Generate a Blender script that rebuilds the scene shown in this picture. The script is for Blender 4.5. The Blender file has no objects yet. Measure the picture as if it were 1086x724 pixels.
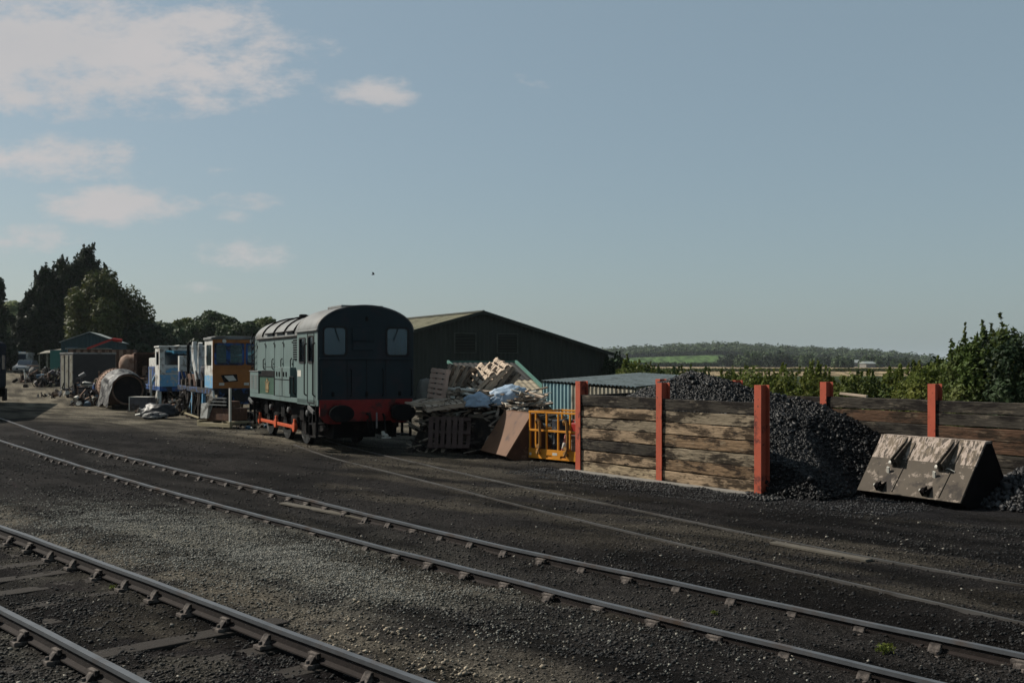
import bpy, bmesh, math, random
import numpy as np
from mathutils import Vector, Matrix, Euler
from mathutils.geometry import tessellate_polygon
PI = math.pi
R = math.radians
C = bpy.context.scene.collection
scn = bpy.context.scene

# ------------------------------------------------------------------ camera, sky, sun, exposure
CAMH = 2.4; F = 1100.0
cam = bpy.data.cameras.new('camera'); co = bpy.data.objects.new('camera', cam); C.objects.link(co)
co.location = (0, 0, CAMH); co.rotation_euler = (R(90), 0, 0)
cam.sensor_width = 36; cam.lens = 36 * F / 1086; cam.shift_y = 23 / 1086; cam.clip_start = .1; cam.clip_end = 20000
scn.camera = co
scn.view_settings.view_transform = 'Standard'; scn.view_settings.look = 'None'
scn.view_settings.gamma = 1; scn.view_settings.use_curve_mapping = False
scn.view_settings.exposure = EXPO = 0.42
SUN_EL = 40.0; SUN_A = 22.0          # sun stands to the left, a little beyond the yard
sv = Vector((-math.cos(R(SUN_A)) * math.cos(R(SUN_EL)), math.sin(R(SUN_A)) * math.cos(R(SUN_EL)), math.sin(R(SUN_EL))))
ld = bpy.data.lights.new('sun', 'SUN'); ld.energy = 5.0; ld.angle = R(.5); ld.color = (1, .93, .82)
lo = bpy.data.objects.new('sun', ld); C.objects.link(lo); lo.rotation_euler = (-sv).to_track_quat('-Z', 'Y').to_euler()
lo.location = (-30, 20, 40)
w = bpy.data.worlds.new('World'); scn.world = w; w.use_nodes = True
nt = w.node_tree; nt.nodes.clear()
def N(nt, t, **k):
    n = nt.nodes.new(t)
    for a, b in k.items(): setattr(n, a, b)
    return n
def L(nt, a, b): nt.links.new(a, b)
sky = N(nt, 'ShaderNodeTexSky', sky_type='NISHITA', sun_disc=False)
sky.sun_elevation = R(SUN_EL); sky.sun_rotation = math.atan2(sv.x, sv.y); sky.air_density = 1.0; sky.dust_density = 1.6; sky.ozone_density = 1.0
bg = N(nt, 'ShaderNodeBackground'); out = N(nt, 'ShaderNodeOutputWorld')
def mathn(nt, op, a, b=None, c=None, clamp=False):
    n = N(nt, 'ShaderNodeMath', operation=op); n.use_clamp = clamp
    for i, v in enumerate((a, b, c)):
        if v is None: continue
        if isinstance(v, (int, float)): n.inputs[i].default_value = v
        else: L(nt, v, n.inputs[i])
    return n.outputs[0]
tc = N(nt, 'ShaderNodeTexCoord'); sx = N(nt, 'ShaderNodeSeparateXYZ'); L(nt, tc.outputs['Generated'], sx.inputs[0])
yy = mathn(nt, 'MAXIMUM', sx.outputs[1], .05)
az = mathn(nt, 'DIVIDE', sx.outputs[0], yy); el = mathn(nt, 'DIVIDE', sx.outputs[2], yy)   # slope of the direction, cloud placing
cmb = N(nt, 'ShaderNodeCombineXYZ'); L(nt, az, cmb.inputs[0]); L(nt, mathn(nt, 'MULTIPLY', el, 2.0), cmb.inputs[1])
nz = N(nt, 'ShaderNodeTexNoise'); nz.inputs['Scale'].default_value = 11; nz.inputs['Detail'].default_value = 11; nz.inputs['Roughness'].default_value = .66
L(nt, cmb.outputs[0], nz.inputs['Vector'])
nz2 = N(nt, 'ShaderNodeTexNoise'); nz2.inputs['Scale'].default_value = 4.5; nz2.inputs['Detail'].default_value = 6
L(nt, cmb.outputs[0], nz2.inputs['Vector'])
# clouds: (centre px, py, half width, half height, strength)
clouds = [(70, 42, 245, 58, 1.4), (150, 88, 160, 36, 1.25), (30, 105, 120, 24, .8), (390, 98, 52, 20, 1.0), (560, 93, 16, 12, .35), (40, 168, 125, 25, 1.0),
          (120, 218, 95, 22, 1.0), (20, 255, 70, 20, .95), (262, 213, 42, 11, .8), (240, 228, 26, 8, .55), (255, 268, 55, 17, .7),
          (195, 212, 14, 7, .5), (190, 180, 50, 6, .35), (190, 303, 36, 6, .35)]
dens = None
for (cx, cy, rx, ry, st) in clouds:
    a = mathn(nt, 'MULTIPLY', mathn(nt, 'SUBTRACT', az, (cx - 543) / F), F / rx)
    b = mathn(nt, 'MULTIPLY', mathn(nt, 'SUBTRACT', el, (385 - cy) / F), F / ry)
    d = mathn(nt, 'ADD', mathn(nt, 'MULTIPLY', a, a), mathn(nt, 'MULTIPLY', b, b))
    g = mathn(nt, 'MULTIPLY', mathn(nt, 'SUBTRACT', 1.15, d, clamp=False), st)
    dens = g if dens is None else mathn(nt, 'MAXIMUM', dens, g)
dens = mathn(nt, 'MAXIMUM', dens, -1.0)
nn = mathn(nt, 'MULTIPLY', mathn(nt, 'SUBTRACT', nz.outputs[0], .5), 4.6)
cov = mathn(nt, 'ADD', mathn(nt, 'MULTIPLY', dens, .72), nn)
mr = N(nt, 'ShaderNodeMapRange', interpolation_type='SMOOTHSTEP'); L(nt, cov, mr.inputs[0]); mr.inputs[1].default_value = -.05; mr.inputs[2].default_value = 1.15
covf = mathn(nt, 'MULTIPLY', mr.outputs[0], .88)
# thin high haze desaturating the blue
vei = N(nt, 'ShaderNodeMix', data_type='RGBA'); vei.inputs[0].default_value = .42
L(nt, sky.outputs[0], vei.inputs[6]); vei.inputs[7].default_value = (6.3, 8.4, 9.2, 1)
cc = N(nt, 'ShaderNodeMix', data_type='RGBA'); L(nt, nz2.outputs[0], cc.inputs[0]); cc.inputs[6].default_value = (7.2, 7.3, 7.5, 1); cc.inputs[7].default_value = (10.0, 9.2, 8.95, 1)
mx = N(nt, 'ShaderNodeMix', data_type='RGBA'); L(nt, covf, mx.inputs[0]); L(nt, vei.outputs[2], mx.inputs[6]); L(nt, cc.outputs[2], mx.inputs[7])
L(nt, mx.outputs[2], bg.inputs[0]); bg.inputs[1].default_value = .0475
L(nt, bg.outputs[0], out.inputs[0])

# ------------------------------------------------------------------ helpers
def GP(px, py, z=0.0):
    Y = F * (CAMH - z) / (py - 385.0); return Vector(((px - 543.0) * Y / F, Y, z))
def PX(px, Y, z=0): return Vector(((px - 543.0) * Y / F, Y, z))
def PY(py, Y): return CAMH - (py - 385.0) * Y / F

KA = .5      # darkens the surface colours, to deepen shade while the sky stays bright
def kc(c): return tuple(x * KA for x in c) if c else c
def mat(name, c, rough=.8, metal=0, var=.3, scale=4, c2=None, lo=.5, hi=.62, c2scale=2.5, c3=None, lo3=.55, hi3=.68, c3scale=6, bump=.25, bscale=40, stretch=(1, 1, 1), attr=None, spec=.2, transl=0, speck=0, grain=0):
    c, c2, c3 = kc(c), kc(c2), kc(c3)
    m = bpy.data.materials.new(name); m.use_nodes = True; t = m.node_tree; t.nodes.clear()
    o = N(t, 'ShaderNodeOutputMaterial'); p = N(t, 'ShaderNodeBsdfPrincipled')
    tc = N(t, 'ShaderNodeTexCoord'); mp = N(t, 'ShaderNodeMapping'); L(t, tc.outputs['Object'], mp.inputs[0]); mp.inputs['Scale'].default_value = stretch
    def noise(s, det=6, r=.6, off=0):
        n = N(t, 'ShaderNodeTexNoise'); n.inputs['Scale'].default_value = s; n.inputs['Detail'].default_value = det; n.inputs['Roughness'].default_value = r
        if off:
            m2 = N(t, 'ShaderNodeMapping'); m2.inputs['Location'].default_value = (off, off * 1.7, off * .6); L(t, mp.outputs[0], m2.inputs[0]); L(t, m2.outputs[0], n.inputs['Vector'])
        else: L(t, mp.outputs[0], n.inputs['Vector'])
        return n.outputs[0]
    if attr:
        at = N(t, 'ShaderNodeAttribute'); at.attribute_name = attr; col = at.outputs['Color']
    else:
        rg = N(t, 'ShaderNodeRGB'); rg.outputs[0].default_value = (*c, 1); col = rg.outputs[0]
    def patch(col, cc, s, lo, hi, off):
        r_ = N(t, 'ShaderNodeMapRange', interpolation_type='SMOOTHSTEP'); L(t, noise(s, 8, .65, off), r_.inputs[0]); r_.inputs[1].default_value = lo; r_.inputs[2].default_value = hi
        x = N(t, 'ShaderNodeMix', data_type='RGBA'); L(t, r_.outputs[0], x.inputs[0]); L(t, col, x.inputs[6]); x.inputs[7].default_value = (*cc, 1); return x.outputs[2]
    if c2: col = patch(col, c2, c2scale, lo, hi, 3.1)
    if c3: col = patch(col, c3, c3scale, lo3, hi3, 11.3)
    f = mathn(t, 'ADD', mathn(t, 'MULTIPLY', mathn(t, 'SUBTRACT', noise(scale), .5), var * 4), 1.0)
    f = mathn(t, 'MAXIMUM', f, .15)
    if grain:
        m3 = N(t, 'ShaderNodeMapping'); m3.inputs['Scale'].default_value = (.9, 26, 26); L(t, tc.outputs['Object'], m3.inputs[0]); n3 = N(t, 'ShaderNodeTexNoise'); n3.inputs['Scale'].default_value = 2.2; n3.inputs['Detail'].default_value = 8; n3.inputs['Roughness'].default_value = .7; n3.inputs['Distortion'].default_value = .4; L(t, m3.outputs[0], n3.inputs['Vector'])
        r3 = N(t, 'ShaderNodeMapRange'); L(t, n3.outputs[0], r3.inputs[0]); r3.inputs[1].default_value = .34; r3.inputs[2].default_value = .62; r3.inputs[3].default_value = 1 - .62 * grain; r3.inputs[4].default_value = 1 + .25 * grain; f = mathn(t, 'MULTIPLY', f, r3.outputs[0])
    if speck:
        for sc, am in ((34, 1.0), (80, .8)):
            r_ = N(t, 'ShaderNodeMapRange', interpolation_type='SMOOTHSTEP'); L(t, noise(sc, 4, .6, sc), r_.inputs[0]); r_.inputs[1].default_value = .40; r_.inputs[2].default_value = .66; r_.inputs[3].default_value = 1 - .62 * speck * am; r_.inputs[4].default_value = 1 + 1.25 * speck * am; f = mathn(t, 'MULTIPLY', f, r_.outputs[0])
    v = N(t, 'ShaderNodeVectorMath', operation='SCALE'); L(t, col, v.inputs[0]); L(t, f, v.inputs['Scale'])
    L(t, v.outputs[0], p.inputs['Base Color'])
    p.inputs['Roughness'].default_value = rough; p.inputs['Metallic'].default_value = metal; p.inputs['Specular IOR Level'].default_value = spec
    if bump:
        b = N(t, 'ShaderNodeBump'); b.inputs['Strength'].default_value = bump; b.inputs['Distance'].default_value = .02
        L(t, noise(bscale, 5, .6, 5), b.inputs['Height']); L(t, b.outputs[0], p.inputs['Normal'])
    if transl:
        tr = N(t, 'ShaderNodeBsdfTranslucent'); L(t, v.outputs[0], tr.inputs[0]); ms = N(t, 'ShaderNodeMixShader'); ms.inputs[0].default_value = transl
        L(t, p.outputs[0], ms.inputs[1]); L(t, tr.outputs[0], ms.inputs[2]); L(t, ms.outputs[0], o.inputs[0])
    else: L(t, p.outputs[0], o.inputs[0])
    return m
def glass(name, tint=(.55, .72, .8), refl=.25):
    m = bpy.data.materials.new(name); m.use_nodes = True; t = m.node_tree; t.nodes.clear()
    o = N(t, 'ShaderNodeOutputMaterial'); a = N(t, 'ShaderNodeBsdfTransparent'); a.inputs[0].default_value = (*tint, 1)
    g = N(t, 'ShaderNodeBsdfGlossy'); g.inputs[0].default_value = (.75, .9, 1, 1); g.inputs['Roughness'].default_value = .12
    fr = N(t, 'ShaderNodeFresnel'); fr.inputs[0].default_value = 1.5
    x = N(t, 'ShaderNodeMixShader'); L(t, mathn(t, 'ADD', fr.outputs[0], refl, clamp=True), x.inputs[0]); L(t, a.outputs[0], x.inputs[1]); L(t, g.outputs[0], x.inputs[2]); L(t, x.outputs[0], o.inputs[0])
    return m

class MB:
    def __init__(s): s.v = []; s.f = []; s.m = []
    def pts(s, vs, fs, mi=0):
        b = len(s.v); s.v += [tuple(p) for p in vs]; s.f += [tuple(b + i for i in q) for q in fs]; s.m += [mi] * len(fs); return s
    def box(s, c, d, rot=None, mi=0):
        c = Vector(c); Q = Matrix.Identity(3)
        if rot is not None: Q = Euler(rot).to_matrix() if not isinstance(rot, Matrix) else rot
        vs = [c + Q @ Vector((x * d[0] / 2, y * d[1] / 2, z * d[2] / 2)) for x in (-1, 1) for y in (-1, 1) for z in (-1, 1)]
        return s.pts(vs, [(0, 1, 3, 2), (4, 6, 7, 5), (0, 4, 5, 1), (2, 3, 7, 6), (0, 2, 6, 4), (1, 5, 7, 3)], mi)
    def bb(s, a, b, mi=0):
        return s.box([(a[i] + b[i]) / 2 for i in range(3)], [abs(b[i] - a[i]) for i in range(3)], None, mi)
    def beam(s, p0, p1, wd, ht, up=(0, 0, 1), mi=0):
        p0 = Vector(p0); p1 = Vector(p1); d = (p1 - p0); l = d.length; d.normalize(); u = Vector(up)
        if abs(d.dot(u)) > .95: u = Vector((1, 0, 0))
        sd = d.cross(u).normalized(); u = sd.cross(d)
        return s.box((p0 + p1) / 2, (l, wd, ht), Matrix((d, sd, u)).transposed(), mi)
    def tube(s, p0, p1, r, n=8, r1=None, mi=0, cap=True):
        p0 = Vector(p0); p1 = Vector(p1); r1 = r if r1 is None else r1
        d = (p1 - p0).normalized(); u = Vector((0, 0, 1)) if abs(d.z) < .9 else Vector((1, 0, 0)); a = d.cross(u).normalized(); b = d.cross(a)
        vs = [p + (a * math.cos(2 * PI * i / n) + b * math.sin(2 * PI * i / n)) * rr for p, rr in ((p0, r), (p1, r1)) for i in range(n)]
        fs = [(i, (i + 1) % n, n + (i + 1) % n, n + i) for i in range(n)]
        if cap: fs += [tuple(range(n - 1, -1, -1)), tuple(range(n, 2 * n))]
        return s.pts(vs, fs, mi)
    def path(s, ps, r, n=8, mi=0):
        for a, b in zip(ps[:-1], ps[1:]): s.tube(a, b, r, n, mi=mi)
        return s
    def prism(s, poly, lo, hi, ax='y', mi=0):
        def P(a, b, c): return {'x': (c, a, b), 'y': (a, c, b), 'z': (a, b, c)}[ax]
        n = len(poly); vs = [P(a, b, lo) for a, b in poly] + [P(a, b, hi) for a, b in poly]
        fs = [(i, (i + 1) % n, n + (i + 1) % n, n + i) for i in range(n)] + [tuple(range(n - 1, -1, -1)), tuple(range(n, 2 * n))]
        return s.pts(vs, fs, mi)
    def plate(s, outer, holes, lo, hi, ax='x', mi=0):
        def P(a, b, c): return {'x': (c, a, b), 'y': (a, c, b), 'z': (a, b, c)}[ax]
        loops = [outer] + holes; tri = tessellate_polygon([[Vector((a, b, 0)) for a, b in l] for l in loops])
        fl = [p for l in loops for p in l]; n = len(fl)
        fs = [tuple(t) for t in tri] + [tuple(n + i for i in t[::-1]) for t in tri]; k = 0
        for l in loops:
            m = len(l); fs += [(k + i, k + (i + 1) % m, n + k + (i + 1) % m, n + k + i) for i in range(m)]; k += m
        return s.pts([P(a, b, lo) for a, b in fl] + [P(a, b, hi) for a, b in fl], fs, mi)
    def lathe(s, prof, c=(0, 0, 0), ax='z', n=24, mi=0):
        c = Vector(c); vs = []
        for r, h in prof:
            for i in range(n):
                a = 2 * PI * i / n; x, y = r * math.cos(a), r * math.sin(a)
                vs.append(c + Vector({'z': (x, y, h), 'x': (h, x, y), 'y': (x, h, y)}[ax]))
        fs = [(j * n + i, j * n + (i + 1) % n, (j + 1) * n + (i + 1) % n, (j + 1) * n + i) for j in range(len(prof) - 1) for i in range(n)]
        fs += [tuple(range(n - 1, -1, -1)), tuple((len(prof) - 1) * n + i for i in range(n))]
        return s.pts(vs, fs, mi)
    def corr(s, p0, p1, zb, zt, pitch=.15, depth=.03, mi=0):   # corrugated sheet from p0 to p1 (xy), zb/zt functions of distance
        p0 = Vector(p0).to_2d(); p1 = Vector(p1).to_2d(); d = p1 - p0; l = d.length; d.normalize(); nn = Vector((d.y, -d.x)); k = max(4, int(l / pitch * 4))
        vs = []
        for i in range(k + 1):
            u = l * i / k; o = depth * (1 if i % 4 in (1, 2) else 0); q = p0 + d * u + nn * o
            vs += [(q.x, q.y, zb(u)), (q.x, q.y, zt(u))]
        return s.pts(vs, [(2 * i, 2 * i + 2, 2 * i + 3, 2 * i + 1) for i in range(k)], mi)
    def corr_roof(s, a, b, c, d, pitch=.15, depth=.03, mi=0):   # a-b eave, d-c ridge, waves run from eave to ridge
        a, b, c, d = map(Vector, (a, b, c, d)); k = max(4, int((b - a).length / pitch * 4)); nn = (b - a).cross(d - a).normalized(); vs = []
        for i in range(k + 1):
            t = i / k; o = nn * (depth if i % 4 in (1, 2) else 0); vs += [a.lerp(b, t) + o, d.lerp(c, t) + o]
        return s.pts(vs, [(2 * i, 2 * i + 2, 2 * i + 3, 2 * i + 1) for i in range(k)], mi)
    def build(s, name, m, parent=None, bevel=0, smooth=False, seg=2, loc=None, rz=0):
        me = bpy.data.meshes.new(name); me.from_pydata(s.v, [], s.f)
        for k in (m if isinstance(m, (list, tuple)) else [m]): me.materials.append(k)
        if any(s.m): me.polygons.foreach_set('material_index', s.m)
        if len(s.f) < 20000:
            b = bmesh.new(); b.from_mesh(me); bmesh.ops.recalc_face_normals(b, faces=b.faces); b.to_mesh(me); b.free()
        me.update()
        o = bpy.data.objects.new(name, me); C.objects.link(o)
        if parent is not None: o.parent = parent
        if smooth: me.shade_smooth(); 
        if bevel:
            bm_ = o.modifiers.new('bevel', 'BEVEL'); bm_.width = bevel; bm_.segments = seg; bm_.limit_method = 'ANGLE'; bm_.angle_limit = R(35)
        if smooth and not bevel:
            me.set_sharp_from_angle(angle=R(38))
        if loc is not None: o.location = loc; o.rotation_euler[2] = rz
        return o
def tag(o, label=None, cat=None, group=None, kind=None):
    if label: o['label'] = label
    if cat: o['category'] = cat
    if group: o['group'] = group
    if kind: o['kind'] = kind
    return o
def thing(name, label, cat, loc=(0, 0, 0), rz=0, group=None):
    o = bpy.data.objects.new(name, None); C.objects.link(o); o.location = loc; o.rotation_euler[2] = rz; o.empty_display_size = .3
    return tag(o, label, cat, group)
def dup(root, loc, rz=None, label=None, group=None, rot=None, scale=None):
    def cp(o, par):
        c = o.copy(); C.objects.link(c); c.parent = par
        for ch in o.children: cp(ch, c)
        return c
    kids = list(root.children); r = root.copy(); C.objects.link(r)
    for ch in kids: cp(ch, r)
    r.location = loc
    if rz is not None: r.rotation_euler[2] = rz
    if rot is not None: r.rotation_euler = rot
    if scale: r.scale = scale
    if label: r['label'] = label
    if group: r['group'] = group
    return r
def rrect(x0, x1, y0, y1, r, n=4):
    ps = []
    for cx, cy, a in ((x1 - r, y1 - r, 0), (x0 + r, y1 - r, 90), (x0 + r, y0 + r, 180), (x1 - r, y0 + r, 270)):
        for i in range(n + 1):
            t = R(a + 90 * i / n); ps.append((cx + r * math.cos(t), cy + r * math.sin(t)))
    return ps
def np_mesh(name, V, faces, m, parent=None, cols=None, nper=4):
    me = bpy.data.meshes.new(name); nf = len(faces)
    me.vertices.add(len(V)); me.vertices.foreach_set('co', np.asarray(V, np.float32).ravel())
    me.loops.add(nf * nper); me.loops.foreach_set('vertex_index', np.asarray(faces, np.int32).ravel())
    me.polygons.add(nf); me.polygons.foreach_set('loop_start', np.arange(0, nf * nper, nper, dtype=np.int32)); me.polygons.foreach_set('loop_total', np.full(nf, nper, np.int32))
    me.update(calc_edges=True)
    if cols is not None:
        a = me.color_attributes.new('Col', 'FLOAT_COLOR', 'POINT'); c4 = np.ones((len(V), 4), np.float32); c4[:, :3] = cols; a.data.foreach_set('color', c4.ravel())
    me.materials.append(m); o = bpy.data.objects.new(name, me); C.objects.link(o)
    if parent is not None: o.parent = parent
    return o
# value noise for terrain
_rs = np.random.RandomState(7); _tab = _rs.rand(256, 256)
def vnoise(x, y, s):
    x = np.asarray(x) * s + 71.3; y = np.asarray(y) * s + 37.7; xi = np.floor(x).astype(int); yi = np.floor(y).astype(int); fx = x - xi; fy = y - yi
    fx = fx * fx * (3 - 2 * fx); fy = fy * fy * (3 - 2 * fy); t = lambda a, b: _tab[a % 256, b % 256]
    return (t(xi, yi) * (1 - fx) + t(xi + 1, yi) * fx) * (1 - fy) + (t(xi, yi + 1) * (1 - fx) + t(xi + 1, yi + 1) * fx) * fy
def fbm(x, y, s, o=4): return sum(vnoise(x + 13.1 * i, y + 7.7 * i, s * 2 ** i) / 2 ** i for i in range(o)) / sum(1 / 2 ** i for i in range(o))
def sstep(x, a, b): t = np.clip((x - a) / (b - a), 0, 1); return t * t * (3 - 2 * t)

# ------------------------------------------------------------------ rails in plan
AT, BT, CT = .16, -.05, .02          # rail tops
def rail_pts(pp, z): return [GP(x, y, z) for x, y in pp]
A_far = rail_pts([(-260, 474), (0, 556.5), (180, 622), (300, 667), (466, 727)], AT); A_near = rail_pts([(-300, 498), (0, 642.7), (155, 724)], AT)
B_far = rail_pts([(-30, 433), (0, 443), (42, 457.8), (96.6, 474.6), (180, 495), (300, 522), (501, 572), (720, 617), (923, 659.5), (1086, 693), (1250, 727)], BT)
B_near = rail_pts([(-30, 457), (0, 466.5), (90, 495), (180.6, 520.8), (300, 552), (460, 593), (580, 623), (720, 658), (860, 691), (1001, 724)], BT)
C_far = rail_pts([(345, 466), (375, 475), (455, 493), (532, 511), (625, 530), (720, 549), (820, 571), (923, 592), (1086, 620), (1300, 655)], CT)
C_near = rail_pts([(312, 471), (350, 485), (455, 510), (532, 531), (625, 553), (720, 576), (900, 617), (1086, 659), (1300, 708)], CT)
def extend(ps, l0, l1):
    a = ps[0] + (ps[0] - ps[1]).normalized() * l0; b = ps[-1] + (ps[-1] - ps[-2]).normalized() * l1
    return [a] + ps + [b]
def smooth(ps, step=.375):
    P = np.array([tuple(p) for p in ps]); d = np.r_[0, np.cumsum(np.linalg.norm(np.diff(P, axis=0), axis=1))]
    k = int(d[-1] / step) + 1; t = np.linspace(0, d[-1], k); Q = np.stack([np.interp(t, d, P[:, i]) for i in range(3)], 1)
    for _ in range(30): Q[1:-1] = (Q[:-2] + 2 * Q[1:-1] + Q[2:]) / 4
    return Q
A_far = smooth(extend(A_far, 4, 6)); A_near = smooth(extend(A_near, 4, 6)); B_far = smooth(extend(B_far, .5, 6)); B_near = smooth(extend(B_near, .5, 8)); C_far = smooth(C_far); C_near = smooth(C_near)
def dist_poly(x, y, Q):
    d = np.full(np.shape(x), 1e9)
    for q in Q[::2]: d = np.minimum(d, (x - q[0]) ** 2 + (y - q[1]) ** 2)
    return np.sqrt(d)
def resamp(Q, k): t = np.linspace(0, len(Q) - 1, k); return np.stack([np.interp(t, np.arange(len(Q)), Q[:, i]) for i in range(3)], 1)
A_mid = (resamp(A_far, 60) + resamp(A_near, 60)) / 2
B_mid = (resamp(B_far, 90) + resamp(B_near, 90)) / 2

# ------------------------------------------------------------------ ground
def far_z(X, Y):
    u = X / np.maximum(Y, 1) * F + 543          # direction only, to lay out the hills
    z = np.zeros_like(Y)
    rise = 1.4 * np.clip((Y - 45) / 70, 0, 1.15) ** 1.5
    z = rise * sstep(-X / np.maximum(Y, 1), .12, .28)
    hill = np.interp(u, [-400, 200, 560, 640, 700, 760, 820, 880, 930, 975, 1020, 1400], [12, 10, 10, 11.5, 15.5, 18.5, 14.5, 11.5, 8.5, 2, 1, 1])
    z = z + sstep(Y, 680, 1020) * hill * .56 + sstep(Y, 1000, 1300) * hill * .44
    z = z - 1.5 * sstep(Y, 3000, 6000)
    return z
def ground_z(X, Y):
    X = np.asarray(X, float); Y = np.asarray(Y, float)
    z = far_z(X, Y)
    dB = dist_poly(X, Y, B_mid); near = np.hypot(X, Y)
    z = z - .17 * np.exp(-(dB / 1.6) ** 2)
    am = sstep(near, 60, 40)
    z = z + am * ((fbm(X, Y, .35, 3) - .5) * .07 + (fbm(X, Y, 2.2, 4) - .5) * .06 - .02 + (fbm(X * .72 + Y * .69, (X * .69 - Y * .72) * .28, 3.2, 4) - .5) * .05 + (fbm(X, Y, 9, 2) - .5) * .022)
    dC = np.minimum(dist_poly(X, Y, C_far), dist_poly(X, Y, C_near))
    z = np.where((dC < .9) & (Y < 60), z * sstep(dC, .15, .95) - .004, z)
    return z
def gz(x, y): return float(ground_z(np.array([x]), np.array([y]))[0])
angs = np.concatenate([np.radians(np.linspace(-180, -42, 70)[:-1]), np.radians(np.linspace(-42, 42, 640)), np.radians(np.linspace(42, 180, 70)[1:])])
rad = np.concatenate([[0.05, 1, 2], np.geomspace(2.6, 60, 330), np.geomspace(61, 9000, 120)])
RR, AA = np.meshgrid(rad, angs, indexing='ij'); GX = RR * np.sin(AA); GY = RR * np.cos(AA)
GZ = ground_z(GX, GY)
nr, na = RR.shape; ii, jj = np.meshgrid(np.arange(nr - 1), np.arange(na - 1), indexing='ij'); i0 = ii * na + jj
Fc = np.stack([i0, i0 + 1, i0 + na + 1, i0 + na], -1).reshape(-1, 4)[:, ::-1]
def ground_col(X, Y):
    c = np.array([.0175, .0165, .0168]) * np.ones(X.shape + (3,))
    def mixc(c, wt, col): return c * (1 - wt[..., None]) + np.array(col) * wt[..., None]
    n1 = fbm(X, Y, .5, 4); n2 = fbm(X + 50, Y, 1.7, 4)
    # paler gravel between the two nearer tracks
    dA = dist_poly(X, Y, A_far); dBn = dist_poly(X, Y, B_near)
    t = (X + 3.0) * -.72 + (Y - 13.2) * .69
    g = np.exp(-((dA - 2.3) / 1.5) ** 2) * np.exp(-((t - .8) / 3.4) ** 2); right = (X * .69 + Y * .72)
    c = mixc(c, np.clip(g * 1.5 * (.35 + 1.3 * sstep(n2, .35, .6)), 0, 1) * (dBn > .1), (.125, .125, .113))
    g2 = np.exp(-((dA - .75) / .5) ** 2) * sstep(n2, .3, .6) * (right > 5.0) * .95
    c = mixc(c, np.clip(g2, 0, .9), (.10, .092, .078))
    inA = sstep(dist_poly(X, Y, A_mid), 1.0, .7); c = mixc(c, inA * .85, (.012, .0105, .0115)); c = mixc(c, inA * sstep(n2, .5, .7) * .5, (.06, .058, .05))
    inB = sstep(dist_poly(X, Y, B_mid), 1.1, .7); c = mixc(c, inB * .5, (.022, .021, .021))
    # worn dusty yard road
    dBf = dist_poly(X, Y, B_far); far_side = sstep(X * .75 + Y * .66 , 13, 17)
    rd = far_side * sstep(-X, -1.0, 3.0) * sstep(Y, 14, 19)
    c = mixc(c, np.clip(rd * (.55 + .9 * (n1 - .3)), 0, 1), (.15, .138, .112))
    mid = sstep(Y, 40, 60) * (-X / np.maximum(Y, 1) > .15)
    c = mixc(c, mid * 1.0, (.165, .15, .12))
    # dusty streaks by the buried rails on the right
    st = sstep(fbm(X * 1.1 + Y * 1.3, X * .3 - Y * .3, .9, 4), .5, .68) * sstep(dBf, .5, 1.5) * (Y < 26) * (X > -4)
    c = mixc(c, st * .5, (.075, .068, .056))
    # coal dust round the bays
    cd = np.exp(-(((X - 5.5) * .59 + (Y - 20) * -.81) / 5.0) ** 2) * np.exp(-(((X - 4.2) * .81 + (Y - 19) * .59 - 1.0) / 1.7) ** 2)
    c = mixc(c, np.clip(cd * 1.6, 0, 1), (.016, .016, .018))
    # grass and fields
    gr = np.maximum(sstep(Y, 34, 40) * (X / np.maximum(Y, 1) > -.02), sstep(X * .81 + Y * .59, 20.5, 21.5) * (X > 2)); c = mixc(c, gr * 1.0, (.05, .06, .025))
    c = mixc(c, sstep(Y, 128, 140) * 1.0, (.045, .065, .025))
    c = mixc(c, sstep(Y, 190, 200) * sstep(X / np.maximum(Y, 1), .05, .06), (.36, .29, .19))
    c = mixc(c, sstep(Y, 690, 700), (.085, .15, .05))
    c = mixc(c, sstep(Y, 1010, 1020), (.03, .05, .02))
    an = fbm((X * .69 + Y * .72) * 1.0, (X * .72 - Y * .69) * .22, 2.2, 4); c = c * (.45 + 1.1 * sstep(an, .3, .7))[..., None]
    return c * (.8 + .4 * n2[..., None]) * .46 * np.array([1.04, 1.0, .94])
COLS = ground_col(GX, GY)
m_ground = mat('ground_cinder', (0, 0, 0), rough=.95, var=.38, scale=9, bump=.9, bscale=26, attr='Col', spec=.04, speck=.6)
b = [n for n in m_ground.node_tree.nodes if n.type == 'BUMP'][0]; b.inputs['Distance'].default_value = .05
g = np_mesh('ground', np.stack([GX, GY, GZ], -1).reshape(-1, 3), Fc, m_ground, cols=COLS.reshape(-1, 3)); g.data.shade_smooth(); tag(g, 'dark cinder and dusty ground of the railway yard with fields beyond', None, None, 'structure')

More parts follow.
